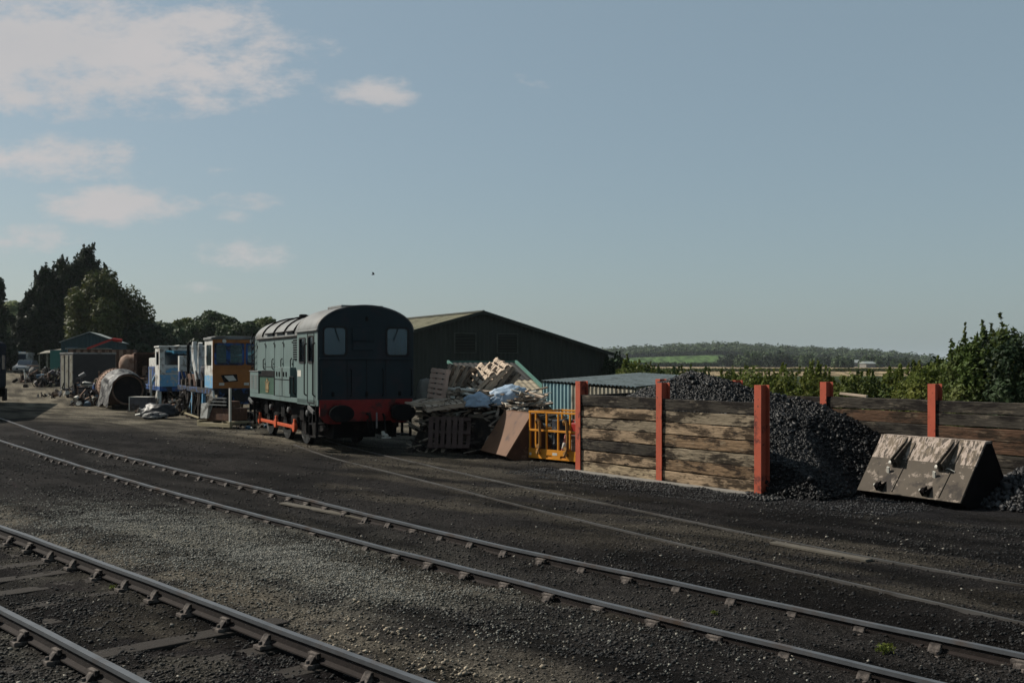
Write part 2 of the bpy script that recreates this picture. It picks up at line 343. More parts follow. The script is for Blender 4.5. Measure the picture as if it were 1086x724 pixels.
# ------------------------------------------------------------------ stones on the ground
OCT = np.array([(1, 0, 0), (-1, 0, 0), (0, 1, 0), (0, -1, 0), (0, 0, 1), (0, 0, -1)], float)
OF = np.array([(0, 2, 4), (2, 1, 4), (1, 3, 4), (3, 0, 4), (2, 0, 5), (1, 2, 5), (3, 1, 5), (0, 3, 5)])
def rocks(name, P, S, cols, m, seed=0, flat=.7, parent=None):
    rs = np.random.RandomState(seed); n = len(P); k = OCT[None] * (.65 + .6 * rs.rand(n, 6, 1)) + (rs.rand(n, 6, 3) - .5) * .5
    Q = rs.randn(n, 4); Q /= np.linalg.norm(Q, axis=1)[:, None]; a, b, c, d = Q.T
    Mx = np.stack([np.stack([1 - 2 * (c * c + d * d), 2 * (b * c - a * d), 2 * (b * d + a * c)], -1), np.stack([2 * (b * c + a * d), 1 - 2 * (b * b + d * d), 2 * (c * d - a * b)], -1), np.stack([2 * (b * d - a * c), 2 * (c * d + a * b), 1 - 2 * (b * b + c * c)], -1)], 1)
    k = np.einsum('nij,nkj->nki', Mx, k) * S[:, None, None]; k[..., 2] *= flat; V = (k + P[:, None]).reshape(-1, 3)
    Fx = (OF[None] + (np.arange(n) * 6)[:, None, None]).reshape(-1, 3)
    return np_mesh(name, V, Fx, m, cols=np.repeat(cols, 6, 0), nper=3, parent=parent)
m_stone = mat('gravel_stone', (0, 0, 0), rough=.9, var=.25, scale=30, bump=0, attr='Col', spec=.3)
rs = np.random.RandomState(3)
def scatter_view(n, y0, y1, x0=-30, x1=1130):      # uniform over what the photo shows of the ground, jittered in the world
    py = y0 + (y1 - y0) * rs.rand(n); px = x0 + (x1 - x0) * rs.rand(n); Y = F * CAMH / (py - 385); return (px - 543) * Y / F, Y
X, Y = scatter_view(90000, 455, 800, -150, 1240)
kp = rs.rand(len(X)) < .25 + .75 * sstep(fbm(X, Y, .8, 3), .4, .6)
bayp = ((X - 1.57) * .81 + (Y - 23.2) * .59 > -.05) & (X > 1); kp &= ~bayp; X, Y = X[kp], Y[kp]
S = .006 + .016 * rs.rand(len(X)) ** 3.0 + .0005 * Y
cb = ground_col(X, Y); lt = rs.rand(len(X)); gf = (.6 + 1.3 * lt ** 2)[:, None]
cs = np.clip(cb * gf * np.array([1.0, .98, .94]), .01, .5); pale = (rs.rand(len(X)) < .03 + .2 * (cb[:, 0] > .08)); cs[pale] = np.array([.22, .205, .175]) * (.5 + .8 * rs.rand(pale.sum(), 1)) * .7
o = rocks('gravel', np.stack([X, Y, ground_z(X, Y) + S * .2], -1), S, cs, m_stone, 5); tag(o, 'loose grey and buff gravel strewn between the tracks', None, None, 'stuff')
n = 60000; t1 = rs.randn(n) * 2.6 + 1.3; k1 = rs.randint(0, len(A_far), n); tt_ = np.stack([-.72, .69]); X = -2.9 + t1 * -.72 + .69 * rs.randn(n) * 1.15; Y = 13.0 + t1 * .69 + .72 * rs.randn(n) * 1.15
dA = dist_poly(X, Y, A_mid); dB = dist_poly(X, Y, B_mid); kp = (dA > .95) & (dB > .9) & (rs.rand(n) < .25 + .75 * sstep(fbm(X, Y, 1.3, 3), .4, .6)) & (Y > 4); X, Y = X[kp], Y[kp]; n = len(X); S = .007 + .012 * rs.rand(n) ** 2
o = rocks('gravel', np.stack([X, Y, ground_z(X, Y) + S * .3], -1), S, np.array([.15, .148, .13]) * (.35 + .9 * rs.rand(n, 1)), m_stone, 6); tag(o, 'patch of pale grey gravel between the two nearer tracks', None, None, 'stuff')
n = 7500; k1 = rs.randint(0, len(A_far), n); Q = A_far[k1]; a_ = .35 + np.abs(rs.randn(n)) * .45; X = Q[:, 0] + a_ * .69 + rs.randn(n) * .2; Y = Q[:, 1] + a_ * .72 + rs.randn(n) * .2; kp = (X > -1.6) & (dist_poly(X, Y, A_mid) > .9); X, Y = X[kp], Y[kp]; n = len(X); S = .008 + .024 * rs.rand(n) ** 2.6
o = rocks('pebbles', np.stack([X, Y, ground_z(X, Y) + S * .4], -1), S, np.array([.26, .22, .165]) * (.3 + .9 * rs.rand(n, 1)), m_stone, 8); tag(o, 'buff pebbles along the far side of the nearest rail', None, None, 'stuff')
# ------------------------------------------------------------------ tracks
m_railtop = mat('rail_steel', (.19, .20, .215), rough=.5, metal=.45, var=.25, scale=3, bump=.05, c2=(.17, .12, .09), c2scale=1.2, lo=.5, hi=.7)
m_railweb = mat('rail_rust', (.026, .019, .017), rough=.9, var=.35, scale=12)
m_chair = mat('rail_chair_iron', (.045, .037, .033), rough=.85, var=.4, scale=9, c2=(.2, .17, .15), c2scale=6, lo=.44, hi=.56)
m_sleeper = mat('sleeper_wood', (.045, .038, .032), rough=.92, var=.4, scale=6, stretch=(1, 6, 6), bump=.5)
def rail_mesh(Q, h, hw=.029, flange=.05, buried=False):
    mb = MB(); prof = [(-hw, 0), (hw, 0), (hw, -.035), (.012, -.05), (.012, -h + .03), (flange, -h + .012), (flange, -h), (-flange, -h), (-flange, -h + .012), (-.012, -h + .03), (-.012, -.05), (-hw, -.035)]
    if buried: prof = [(-hw * .7, 0), (hw * .7, 0), (hw * .7, -h), (-hw * .7, -h)]
    T = np.gradient(Q, axis=0); T[:, 2] = 0; T /= np.linalg.norm(T, axis=1)[:, None]; Nn = np.stack([T[:, 1], -T[:, 0]], 1); n = len(prof)
    wob = .006 * np.sin(np.arange(len(Q)) * .53) + .004 * np.sin(np.arange(len(Q)) * 1.31)
    for i, q in enumerate(Q): mb.v += [(q[0] + Nn[i, 0] * (a + wob[i] * .5), q[1] + Nn[i, 1] * (a + wob[i] * .5), q[2] + b + (0 if buried else wob[i] * .6)) for a, b in prof]
    for i in range(len(Q) - 1):
        for j in range(n):
            mb.f.append((i * n + j, i * n + (j + 1) % n, (i + 1) * n + (j + 1) % n, (i + 1) * n + j)); mb.m.append(0 if j in (0, 1, n - 1) or buried else 1)
    return mb, T, Nn
def chair_mb():
    mb = MB(); mb.bb((-.06, -.15, -.03), (.06, .15, .006)); mb.prism([(-.11, .006), (-.055, .085), (-.03, .085), (-.03, .006)], -.042, .042, 'x'); mb.prism([(.12, .006), (.055, .085), (.038, .085), (.03, .006)], -.042, .042, 'x')
    mb.box((0, .05, .065), (.13, .04, .045), (0, 0, .06)); mb.tube((.045, -.14, .02), (.045, -.14, .05), .018, 6); mb.tube((-.045, .14, .02), (-.045, .14, .05), .018, 6); return mb
m_buried = mat('dusty_rail', (.12, .115, .11), rough=.55, metal=.3, var=.3, scale=1.5, c2=(.08, .07, .06), c2scale=.8, bump=.1)
def track(label, Qf, Qn, h, step, flip, chairs=True, buried=False, nmax=100):
    t = thing('railway_track', label, 'track', (0, 0, 0))
    for Q in (Qf, Qn):
        mb, T, Nn = rail_mesh(Q, h, buried=buried); mb.build('rail', [m_buried if buried else m_railtop, m_railweb], t)
    if not chairs: return t
    # sleepers pair up points of the two rails square across
    Qs = Qf[::step]; proto = None; ps = None; cnt = 0; T = np.gradient(Qf, axis=0)[::step]
    order = np.argsort(np.hypot(Qs[:, 0], Qs[:, 1])); rnd = random.Random(4)
    for i in order:
        q = Vector(Qs[i]); tt = Vector(T[i]); tt.z = 0; tt.normalize(); dn = np.hypot(Qn[:, 0] - q.x, Qn[:, 1] - q.y); k = int(dn.argmin())
        if dn[k] > 2.2 or q.y > 42 or q.y < 2.5 or abs(q.x / q.y) > .62: continue
        r = Vector(Qn[k]); mid = (q + r) / 2; gauge = (q - r).length; ang = math.atan2(q.y - r.y, q.x - r.x); zt = q.z - h
        if ps is None: ps = MB().bb((-1.28, -.125, -.12), (1.28, .125, 0)).build('sleeper', m_sleeper, t, bevel=.012); s = ps
        else: s = ps.copy(); C.objects.link(s)
        s.parent = t; s.location = (mid.x, mid.y, zt - .036 + rnd.uniform(-.012, .006)); s.rotation_euler[2] = ang + rnd.uniform(-.02, .02)
        for p in (q, r):
            cnt += 1
            if cnt > nmax: continue
            if proto is None: proto = chair_mb().build('rail_chair', m_chair, t, bevel=.006); c = proto
            else: c = proto.copy(); C.objects.link(c)
            c.parent = t; c.location = (p.x, p.y, zt - .002 + rnd.uniform(-.012, .004)); c.rotation_euler[2] = ang - PI / 2 + (PI if rnd.random() < .5 else 0); c.scale = (1.3, 1.15, 1.1) if h < .14 else (1, 1, 1)
    return t
track('railway track nearest the camera crossing the bottom left corner, rails held in iron chairs', A_far, A_near, .145, 2, 1)
track('middle railway track curving from the left edge to the bottom right corner', B_far, B_near, .135, 2, 1)
track('siding track with rails sunk flush into the cinders below the green shunter', C_far, C_near, .10, 2, 1, chairs=False, buried=True)
# ------------------------------------------------------------------ materials for things
m_blue = mat('faded_loco_paint', (.20, .28, .27), rough=.5, var=.13, scale=2.2, c2=(.14, .17, .155), c2scale=1.6, lo=.55, hi=.75, c3=(.10, .065, .04), lo3=.66, hi3=.74, bump=.06, stretch=(1, 1, .45))
m_cabend = mat('loco_paint_shaded', (.016, .034, .044), rough=.5, var=.2, scale=2, c2=(.03, .036, .045), c2scale=2, bump=.08)  # side paint darkened, the cab end's shade is put into its colour
m_roof = mat('loco_roof_grey', (.27, .28, .275), rough=.6, var=.18, scale=2, c2=(.18, .17, .155), c2scale=1.5, bump=.1)
m_black = mat('oily_black', (.012, .012, .013), rough=.8, var=.35, scale=6, c2=(.035, .03, .027), c2scale=3, spec=.06)
m_red = mat('bufferbeam_red', (.34, .03, .025), rough=.6, var=.25, scale=3, c2=(.10, .03, .025), c2scale=3)
m_rod = mat('rod_orange', (.75, .13, .045), rough=.5, var=.2, scale=6, c2=(.2, .06, .03), lo=.58, hi=.68)
m_steel = mat('worn_steel', (.42, .42, .42), rough=.4, metal=.7, var=.25, scale=8, c2=(.10, .09, .08), c2scale=4)
m_dullst = mat('dull_steel', (.13, .13, .13), rough=.6, var=.3)
m_cream = mat('cream_paint', (.85, .82, .73), rough=.6, var=.12, scale=4)
m_gold = mat('crest_gold', (.42, .30, .15), rough=.5, var=.1)
m_crestg = mat('panel_green', (.06, .13, .09), rough=.5, var=.2, scale=4)
m_glass = glass('window_glass', (.28, .5, .64), .03); m_rubber = mat('seal_black', (.02, .02, .022), rough=.6, var=.1, bump=0)
m_post = mat('post_red_oxide', (.62, .13, .07), rough=.7, var=.14, scale=3, c2=(.22, .055, .04), c2scale=3.4, lo=.54, hi=.66, c3=(.06, .035, .03), c3scale=14, lo3=.62, hi3=.68, bump=.25)
def wood(name, c, c2, c3=None, **k): return mat(name, c, rough=.92, var=.2, scale=4, c2=c2, c2scale=1.7, lo=.46, hi=.58, c3=c3, c3scale=3.2, bump=.7, bscale=9, stretch=(1, 3.2, 3.2), grain=1.0, spec=.08, **k)
m_w = [wood('old_sleeper_tan', (.52, .38, .25), (.10, .072, .048), (.04, .032, .026)), wood('old_sleeper_grey', (.38, .31, .22), (.06, .048, .036), (.46, .37, .26)),
       wood('old_sleeper_dark', (.085, .075, .062), (.035, .03, .027), (.2, .17, .13)), wood('old_sleeper_brown', (.34, .23, .14), (.06, .042, .03), (.4, .31, .21)),
       wood('old_sleeper_pale', (.56, .44, .29), (.17, .125, .085), (.07, .05, .035))]
m_w.append(wood('old_sleeper_red_brown', (.17, .10, .065), (.06, .042, .03), (.22, .16, .11)))
m_conc = mat('pale_concrete', (.32, .30, .27), rough=.9, var=.25, scale=5)
m_coal = mat('coal', (0, 0, 0), rough=.45, var=.3, scale=20, bump=.3, bscale=60, attr='Col', spec=.2)
m_coalbase = mat('coal_slack', (.014, .014, .015), rough=.8, var=.4, scale=12, bump=1)
m_pale = mat('pallet_wood', (.75, .60, .46), rough=.9, var=.3, scale=3, c2=(.17, .13, .10), c2scale=2, bump=.3, stretch=(1, 4, 4))
m_pale2 = mat('pallet_wood_grey', (.46, .38, .3), rough=.9, var=.3, scale=3, c2=(.10, .08, .07), c2scale=2, bump=.3, stretch=(1, 4, 4))
m_yel = mat('yellow_paint', (.9, .36, .03), rough=.5, var=.12, scale=4, c2=(.34, .14, .03), c2scale=4, lo=.6, hi=.72, bump=.08)
m_rust = mat('rust_brown', (.13, .065, .04), rough=.85, var=.3, scale=3, c2=(.10, .05, .035), c2scale=3, c3=(.25, .15, .10), bump=.3)
m_brownpaint = mat('brown_skip_paint', (.22, .115, .065), rough=.65, var=.15, scale=2, c2=(.12, .065, .045), c2scale=2.2, lo=.56, hi=.68, bump=.12)

# ------------------------------------------------------------------ green diesel shunter
LD = Vector((-.438, .899, 0)); LRZ = math.atan2(.899, -.438)
loco = thing('diesel_shunter', 'grey green six wheeled diesel shunter with arched cab end and red buffer beam', 'locomotive', (-3.98, 28.4, 0), LRZ)
HW = 1.36; ez, rz_ = 3.30, .69
def arch(hw, e, h, n=24): return [(hw * math.cos(PI * i / n), e + h * math.sin(PI * i / n)) for i in range(n + 1)]
wl = rrect(.56, 1.22, 2.6, 3.38, .1); wr = rrect(-1.22, -.56, 2.6, 3.38, .1)
cabp = [(-HW, 1.41), (HW, 1.41)] + arch(HW, ez, rz_)
cabo = MB(); cabo.plate(cabp, [wl, wr], 0, .05, 'x'); cab_end = cabo.build('cab_end', m_cabend, loco, bevel=.012)
t_ = MB(); t_.box((-.012, 0, 2.52), (.05, 2.66, .05)); t_.bb((-.05, -.22, 3.0), (0, .42, 3.35)); t_.bb((-.035, -.2, 2.75), (0, .4, 2.98)); t_.build('lamp_box', m_cabend, cab_end, bevel=.01)
for y in (-.55, 0.0, .55): MB().bb((-.012, y - .008, 1.42), (0, y + .008, 2.49)).build('seam', m_rubber, cab_end)
for y in (-1.28, 1.28, .45, -.45): MB().path([(0, y, 1.5), (-.07, y, 1.53), (-.07, y, 2.2), (0, y, 2.25)], .014, 6).build('handrail', m_black, cab_end)
for y, z in ((-.95, 1.5), (.95, 1.5), (0, 1.5), (0, 3.55)): MB().bb((-.05, y - .03, z), (0, y + .03, z + .12)).build('lamp_bracket', m_black, cab_end)
for s, wn in ((1, wl), (-1, wr)):
    f_ = MB(); inner = [((a - s * .89) * .9 + s * .89, (b - 2.99) * .92 + 2.99) for a, b in wn]
    f_.plate([((a - s * .89) * 1.06 + s * .89, (b - 2.99) * 1.05 + 2.99) for a, b in wn], [inner], -.015, .03, 'x'); fr = f_.build('cab_window', m_rubber, loco)
    MB().prism([((a - s * .89) * .98 + s * .89, (b - 2.99) * .98 + 2.99) for a, b in wn], .008, .016, 'x').build('pane', m_glass, fr)
    MB().path([(-.02, s * .9, 3.36), (-.04, s * .78, 3.0)], .009, 5).build('wiper', m_black, fr)
# cab sides with door and window openings
for s in (1, -1):
    d1 = rrect(.42, .92, 2.42, 3.14, .1); d2 = rrect(1.2, 1.78, 2.42, 3.1, .05); MBp = MB()
    MBp.plate([(.05, 1.24), (2.05, 1.24), (2.05, ez), (.05, ez)], [d1, d2], s * (HW - .04), s * HW, 'y'); side = MBp.build('cab_side', m_blue, loco, bevel=.006)
    for d, (cx, cz) in ((d1, (.67, 2.78)), (d2, (1.49, 2.76))):
        MB().plate([((a - cx) * 1.12 + cx, (b - cz) * 1.07 + cz) for a, b in d], [[((a - cx) * .9 + cx, (b - cz) * .94 + cz) for a, b in d]], s * (HW + .002), s * (HW + .018), 'y').build('window_seal', m_rubber, side)
        MB().prism(d, s * (HW - .026), s * (HW - .018), 'y').build('pane', m_glass, side)
    dr = MB(); dr.plate(rrect(.34, 1.0, 1.3, 3.24, .04), [rrect(.37, .97, 1.33, 3.21, .03)], s * (HW + .001), s * (HW + .012), 'y'); dr.build('cab_door', m_rubber, loco)
    h = MB(); h.path([(.26, s * (HW + .0), 1.5), (.26, s * (HW + .07), 1.55), (.26, s * (HW + .07), 2.9), (.26, s * HW, 2.95)], .017); h.build('handrail', m_black, loco); h = MB(); h.path([(1.07, s * (HW + .0), 1.5), (1.07, s * (HW + .07), 1.55), (1.07, s * (HW + .07), 2.9), (1.07, s * HW, 2.95)], .017); h.build('handrail', m_black, loco)
r_ = MB(); ao = arch(HW + .03, ez - .02, rz_ + .03); ai = arch(HW - .03, ez - .02, rz_ - .03); r_.prism(ao + ai[::-1], -.0, 2.1, 'x'); cr = r_.build('cab_roof', m_roof, loco, smooth=True, bevel=.01)
s_ = MB(); s_.prism([(HW + .055, ez - .03), (HW + .055, ez + .01), (HW, ez + .03), (HW, ez - .03)], -.04, 2.1, 'x'); s_.bb((.35, -.6, 3.93), (1.6, .6, 4.0)); s_.build('roof_hatch', m_roof, cr, bevel=.01)
# bulkhead between cab and bonnet, console
MB().plate([(-HW + .05, 1.3), (HW - .05, 1.3)] + arch(HW - .05, ez, rz_ - .04), [rrect(.95, 1.24, 2.5, 3.2, .05), rrect(-1.24, -.95, 2.5, 3.2, .05)], 2.03, 2.07, 'x').build('bulkhead', m_blue, loco)
c_ = MB(); c_.bb((.9, -.5, 1.3), (1.95, .5, 2.45)); c_.bb((.35, .75, 1.4), (.8, 1.15, 2.1)); c_.bb((.05, -1.3, 1.24), (2.03, 1.3, 1.32)); c_.build('driver_desk', m_black, loco, bevel=.02)
# bonnet
BW = 1.2
bn = MB(); bn.prism([(-BW, 1.35), (BW, 1.35), (BW, 3.2)] + arch(BW, 3.2, .02)[1:-1] + [(-BW, 3.2)], 2.07, 8.1, 'x'); bon = bn.build('bonnet', m_blue, loco, bevel=.02)
br = MB(); n = 20; secs = [(2.07, 1), (7.6, 1), (7.9, .985), (8.08, .93), (8.16, .84)]
for x, k in secs: br.v += [(x, (BW + .02) * math.cos(PI * i / n) * (k if x > 7.7 else 1), 3.2 + .68 * math.sin(PI * i / n) * k) for i in range(n + 1)]
for j in range(len(secs) - 1):
    for i in range(n): br.f.append((j * (n + 1) + i, j * (n + 1) + i + 1, (j + 1) * (n + 1) + i + 1, (j + 1) * (n + 1) + i)); br.m.append(0)
br.f += [tuple(range(n + 1)), tuple((len(secs) - 1) * (n + 1) + i for i in range(n + 1))]; br.m += [0, 0]
broof = br.build('bonnet_roof', m_roof, loco, smooth=True)
st = MB()
for x in (2.9, 4.0, 5.3, 6.7): st.path([(x, (BW + .05) * math.cos(a), 3.2 + .71 * math.sin(a)) for a in [R(6 + 168 * i / 16) for i in range(17)]], .026, 6)
for s in (1, -1):
    for x0, x1 in ((2.9, 3.75), (4.0, 4.95), (5.2, 6.2)): st.path([(x0, s * (BW + .05), 3.34), (x1, s * (BW + .05), 3.34)], .03, 6)
    st.bb((2.1, s * (BW - .02), 3.16), (7.4, s * (BW + .045), 3.21))
st.build('grab_rail', m_black, broof)
MB().bb((2.2, -.35, 3.85), (3.6, .35, 3.93)).lathe([(.14, 3.8), (.14, 4.0), (.1, 4.02)], (6.2, 0, 0), n=14).build('exhaust', m_black, broof)
for s in (1, -1):
    for i, (x0, x1) in enumerate(((3.0, 4.05), (4.1, 5.15), (5.2, 6.3), (6.35, 7.5))):
        d_ = MB().bb((x0, s * BW, 1.5), (x1, s * (BW + .02), 3.1)).build('bonnet_door', m_blue, loco, bevel=.006)
        h = MB(); h.path([(x0 + .12, s * (BW + .02), 2.2), (x0 + .1, s * (BW + .07), 2.25), (x0 + .1, s * (BW + .07), 2.5), (x0 + .12, s * (BW + .02), 2.55)], .016, 6)
        for z in (1.85, 2.9): h.bb((x1 - .07, s * (BW + .02), z), (x1 - .01, s * (BW + .04), z + .1))
        for z in (1.7, 2.35, 3.0): h.bb((x0 + .02, s * (BW + .021), z), (x0 + .08, s * (BW + .034), z + .05))
        h.build('handle', m_black, d_)
    l_ = MB().bb((2.15, s * BW, 2.5), (2.9, s * (BW + .03), 3.12)).build('louvre', m_black, loco)
    lv = MB(); 
    for i in range(9): lv.box((2.52, s * (BW + .04), 2.54 + i * .068), (.72, .05, .012), (s * .5, 0, 0))
    lv.build('blade', m_blue, l_)
    ld_ = MB(); ld_.beam((7.68, s * (BW + .08), 1.5), (7.68, s * (BW + .08), 3.3), .03, .03); ld_.beam((8.02, s * (BW + .08), 1.5), (8.02, s * (BW + .08), 3.3), .03, .03)
    for i in range(9): ld_.tube((7.68, s * (BW + .08), 1.65 + i * .22), (8.02, s * (BW + .08), 1.65 + i * .2), .02, 6)
    ld_.build('ladder', m_black, loco)
    # running plate and side boxes
    MB().bb((-.0, s * (HW - .03), 1.26), (7.95, s * (HW + .0), 1.40)).build('valance', m_blue, loco, bevel=.006)
    b1 = MB().bb((6.72, s * 1.1, 1.40), (7.92, s * (HW + .01), 2.12)).build('battery_box', m_blue, loco, bevel=.015)
    lv = MB()
    for i in range(8): lv.bb((6.85, s * (HW + .01), 1.55 + i * .06), (7.25, s * (HW + .022), 1.58 + i * .06)); lv.bb((7.4, s * (HW + .01), 1.55 + i * .06), (7.8, s * (HW + .022), 1.58 + i * .06))
    lv.bb((6.68, s * 1.1, 2.121), (7.96, s * (HW + .03), 2.15)); lv.build('louvre_slots', m_roof, b1)
    b2 = MB().bb((4.62, s * 1.1, 1.40), (6.7, s * (HW - .02), 2.0)).build('side_tank', m_crestg, loco, bevel=.01)
    f_ = MB(); f_.bb((4.56, s * (HW - .04), 1.4), (4.66, s * (HW + .01), 2.06)); f_.bb((6.66, s * (HW - .04), 1.4), (6.72, s * (HW + .01), 2.06)); f_.bb((4.6, s * (HW - .05), 1.98), (6.7, s * (HW + .012), 2.05)); f_.build('tank_frame', m_black, b2)
    MB().path([(4.7, s * 1.2, 2.0), (4.7, s * 1.2, 2.28), (6.6, s * 1.2, 2.28), (6.6, s * 1.2, 2.0)], .025, 6).bb((4.8, s * 1.12, 2.0), (6.5, s * 1.32, 2.16)).build('tank_pipe', m_black, b2)
    cx, yy_ = 5.6, s * (HW - .02)
    k_ = MB(); k_.lathe([(.13, 0), (.13, .012)], (cx, yy_, 1.66), 'y' , 20) if s > 0 else k_.lathe([(.13, -.012), (.13, 0)], (cx, yy_, 1.66), 'y', 20)
    y0, y1 = (yy_ + .002, yy_ + .016) if s > 0 else (yy_ - .016, yy_ - .002)
    k_.prism([(cx - .07, 1.8), (cx + .07, 1.8), (cx + .1, 1.9), (cx + .04, 1.86), (cx, 1.93), (cx - .04, 1.86), (cx - .1, 1.9)], y0, y1, 'y')
    for q in (-1, 1): k_.prism([(cx + q * .16, 1.5), (cx + q * .22, 1.58), (cx + q * .19, 1.7), (cx + q * .27, 1.8), (cx + q * .2, 1.83), (cx + q * .15, 1.7)], y0, y1, 'y')
    k_.prism([(cx - .16, 1.47), (cx + .16, 1.47), (cx + .2, 1.52), (cx - .2, 1.52)], y0, y1, 'y'); k_.build('crest', m_gold, b2)
    b3 = MB().bb((2.75, s * 1.1, 1.40), (4.5, s * (HW + .02), 2.28)).build('tool_box', m_blue, loco, bevel=.015)
    q_ = MB(); q_.bb((3.6, s * (HW + .02), 1.42), (3.63, s * (HW + .03), 2.26)); q_.bb((2.76, s * (HW + .02), 1.9), (4.49, s * (HW + .03), 1.92))
    for x in (3.1, 3.4, 3.9, 4.2): q_.bb((x, s * (HW + .02), 2.0), (x + .06, s * (HW + .045), 2.14))
    q_.build('hinge', m_black, b3)
    MB().path([(2.2, s * (HW - .0), 1.5), (2.2, s * (HW + .06), 1.55), (2.2, s * (HW + .06), 2.0), (2.6, s * (HW + .06), 2.0), (2.6, s * (HW + .06), 1.5)], .02, 6).build('grab_iron', m_black, loco)
    MB().bb((1.62, s * (HW), 2.02), (1.98, s * (HW + .008), 2.2)).build('number_plate', m_cream, loco)
    # frames, wheels, rods
    fr = MB(); hs = []
    fr.plate([(.25, .62), (.9, .5), (2.2, .62), (2.5, .42), (3.5, .42), (3.9, .6), (4.5, .42), (5.8, .42), (6.2, .6), (6.7, .42), (7.8, .5), (7.95, .9), (7.95, 1.3), (.25, 1.3)], [rrect(1.2, 1.9, .85, 1.12, .1), rrect(3.8, 4.4, .8, 1.12, .1), rrect(5.9, 6.5, .8, 1.12, .1)], s * .98, s * 1.02, 'y'); fr.build('outer_frame', m_black, loco)
    for x in (3.0, 5.15, 7.3):
        wh = MB(); wh.lathe([(.2, -.07), (.56, -.05), (.6, -.07), (.685, -.07), (.69, .0), (.71, .045), (.71, .07), (.6, .07), (.56, .03), (.2, .05)], (x, s * .745, .69), 'y', 32) if s < 0 else wh.lathe([(.2, -.05), (.56, -.03), (.6, -.07), (.71, -.07), (.71, -.045), (.69, 0), (.685, .07), (.6, .07), (.56, .05), (.2, .07)], (x, s * .745, .69), 'y', 32)
        w_ = wh.build('wheel', m_black, loco, smooth=True)
        MB().lathe([(.605, s * .072), (.684, s * .072), (.684, s * .076), (.605, s * .076)], (x, s * .745, .69), 'y', 32).build('tyre', m_steel, w_)
        cr_ = MB(); cr_.tube((x, s * 1.02, .69), (x, s * 1.12, .69), .14, 14); cr_.prism([(x - .13, .45), (x + .13, .45), (x + .11, .8), (x - .11, .8)], min(s * 1.06, s * 1.12), max(s * 1.06, s * 1.12), 'y'); cr_.build('crank', m_black, w_)
    rd = MB(); rd.beam((3.0, s * 1.16, .5), (7.3, s * 1.16, .5), .05, .1, up=(0, 0, 1))
    for x in (3.0, 5.15, 7.3): rd.tube((x, s * 1.12, .5), (x, s * 1.22, .5), .14, 16); rd.bb((x - .06, s * 1.13, .6), (x + .06, s * 1.2, .74))
    rd.build('coupling_rod', m_rod, loco, bevel=.01)
    for x0 in (.18, 7.35):
        sp = MB()
        for z in (.38, .72, 1.03): sp.bb((x0, s * 1.08, z), (x0 + .6, s * (HW + .02), z + .035))
        for x in (x0 - .02, x0 + .6): sp.bb((x, s * 1.3, .36), (x + .025, s * (HW + .015), 1.28)); 
        sp.build('step', m_black, loco)
        MB().beam((x0 + .1, s * (HW + .03), 1.06), (x0 + .55, s * (HW + .05), 1.2), .05, .09).build('step_tread', m_steel, loco)
    for x in (1.1, 2.0, 4.1, 6.2): bx_ = MB(); bx_.bb((x, s * 1.02, .75), (x + .42, s * 1.18, 1.15)); bx_.bb((x + .05, s * 1.0, .35), (x + .3, s * 1.1, .72)); bx_.tube((x, s * 1.1, 1.2), (x + .6, s * 1.1, .6), .03, 6); bx_.build('spring_gear', m_black, loco, bevel=.02)
    for x in (1.35, 3.35, 5.5): MB().lathe([(.07, 0), (.09, .02), (.09, .1 ), (.05, .12)], (x, s * 1.18 if s > 0 else s * 1.18 - .12, 1.0), 'y', 12).build('axle_cap', m_dullst, loco)
bb = MB(); bb.plate([(-1.32, 1.41), (-1.32, .98), (-1.18, .80), (-1.05, .76), (-.75, .76), (-.7, .82), (.7, .82), (.75, .76), (1.05, .76), (1.18, .80), (1.32, .98), (1.32, 1.41)], [], -.04, .03, 'x'); beam = bb.build('buffer_beam', m_red, loco, bevel=.008)
MB().bb((.03, -1.25, .8), (.2, 1.25, 1.4)).bb((7.9, -1.3, .8), (7.98, 1.3, 1.4)).bb((.1, -.9, .35), (7.7, -.8, 1.1)).bb((.1, .8, .35), (.6, .9, 1.1)).bb((1.0, -.6, .3), (7.0, .6, 1.2)).build('underframe', m_black, loco)
for s in (1, -1):
    bf = MB().lathe([(.17, -.3), (.2, -.04), (.26, -.04), (.26, 0)], (0, s * .87, 1.06), 'x', 20).lathe([(.1, -.52), (.1, -.28)], (0, s * .87, 1.06), 'x', 14).build('buffer', m_black, loco, smooth=True)
    MB().prism([(.34 * math.cos(a) + s * .87, .23 * math.sin(a) + 1.06) for a in [2 * PI * i / 28 for i in range(28)]], -.56, -.52, 'x').build('buffer_head', m_black, bf, bevel=.01)
hk = MB(); hk.path([(-.04, 0, 1.02), (-.2, 0, 1.02), (-.27, 0, .95), (-.24, 0, .86)], .04, 8); hk.build('draw_hook', m_black, loco)
cp = MB(); cp.path([(-.22, -.04, .92), (-.2, -.12, .55), (-.18, 0, .5), (-.2, .05, .88)], .025, 6); cp.build('screw_coupling', m_black, loco)
h1 = MB(); h1.path([(-.05, -.45, 1.0), (-.15, -.45, .95), (-.17, -.47, .55), (-.12, -.52, .4)], .03, 8); h1.build('brake_hose', m_black, loco)
MB().lathe([(.05, -.05), (.06, 0), (.03, .05)], (-.18, -.5, .42), 'z', 10).box((-.18, -.5, .36), (.06, .25, .04)).box((-.17, -.42, .48), (.05, .1, .12), (0, .4, .3)).build('hose_coupling', m_cream, loco)
MB().bb((-.06, -.29, .62), (-.045, -.25, 1.05)).build('lamp_bracket', m_steel, loco)
for ch in list(loco.children):        # full length of the frames; the wheels keep their round shape
    if ch.name.startswith('wheel'): ch.location.x = .086 * ch.data.vertices[0].co.x
    else: ch.scale.x = 1.086

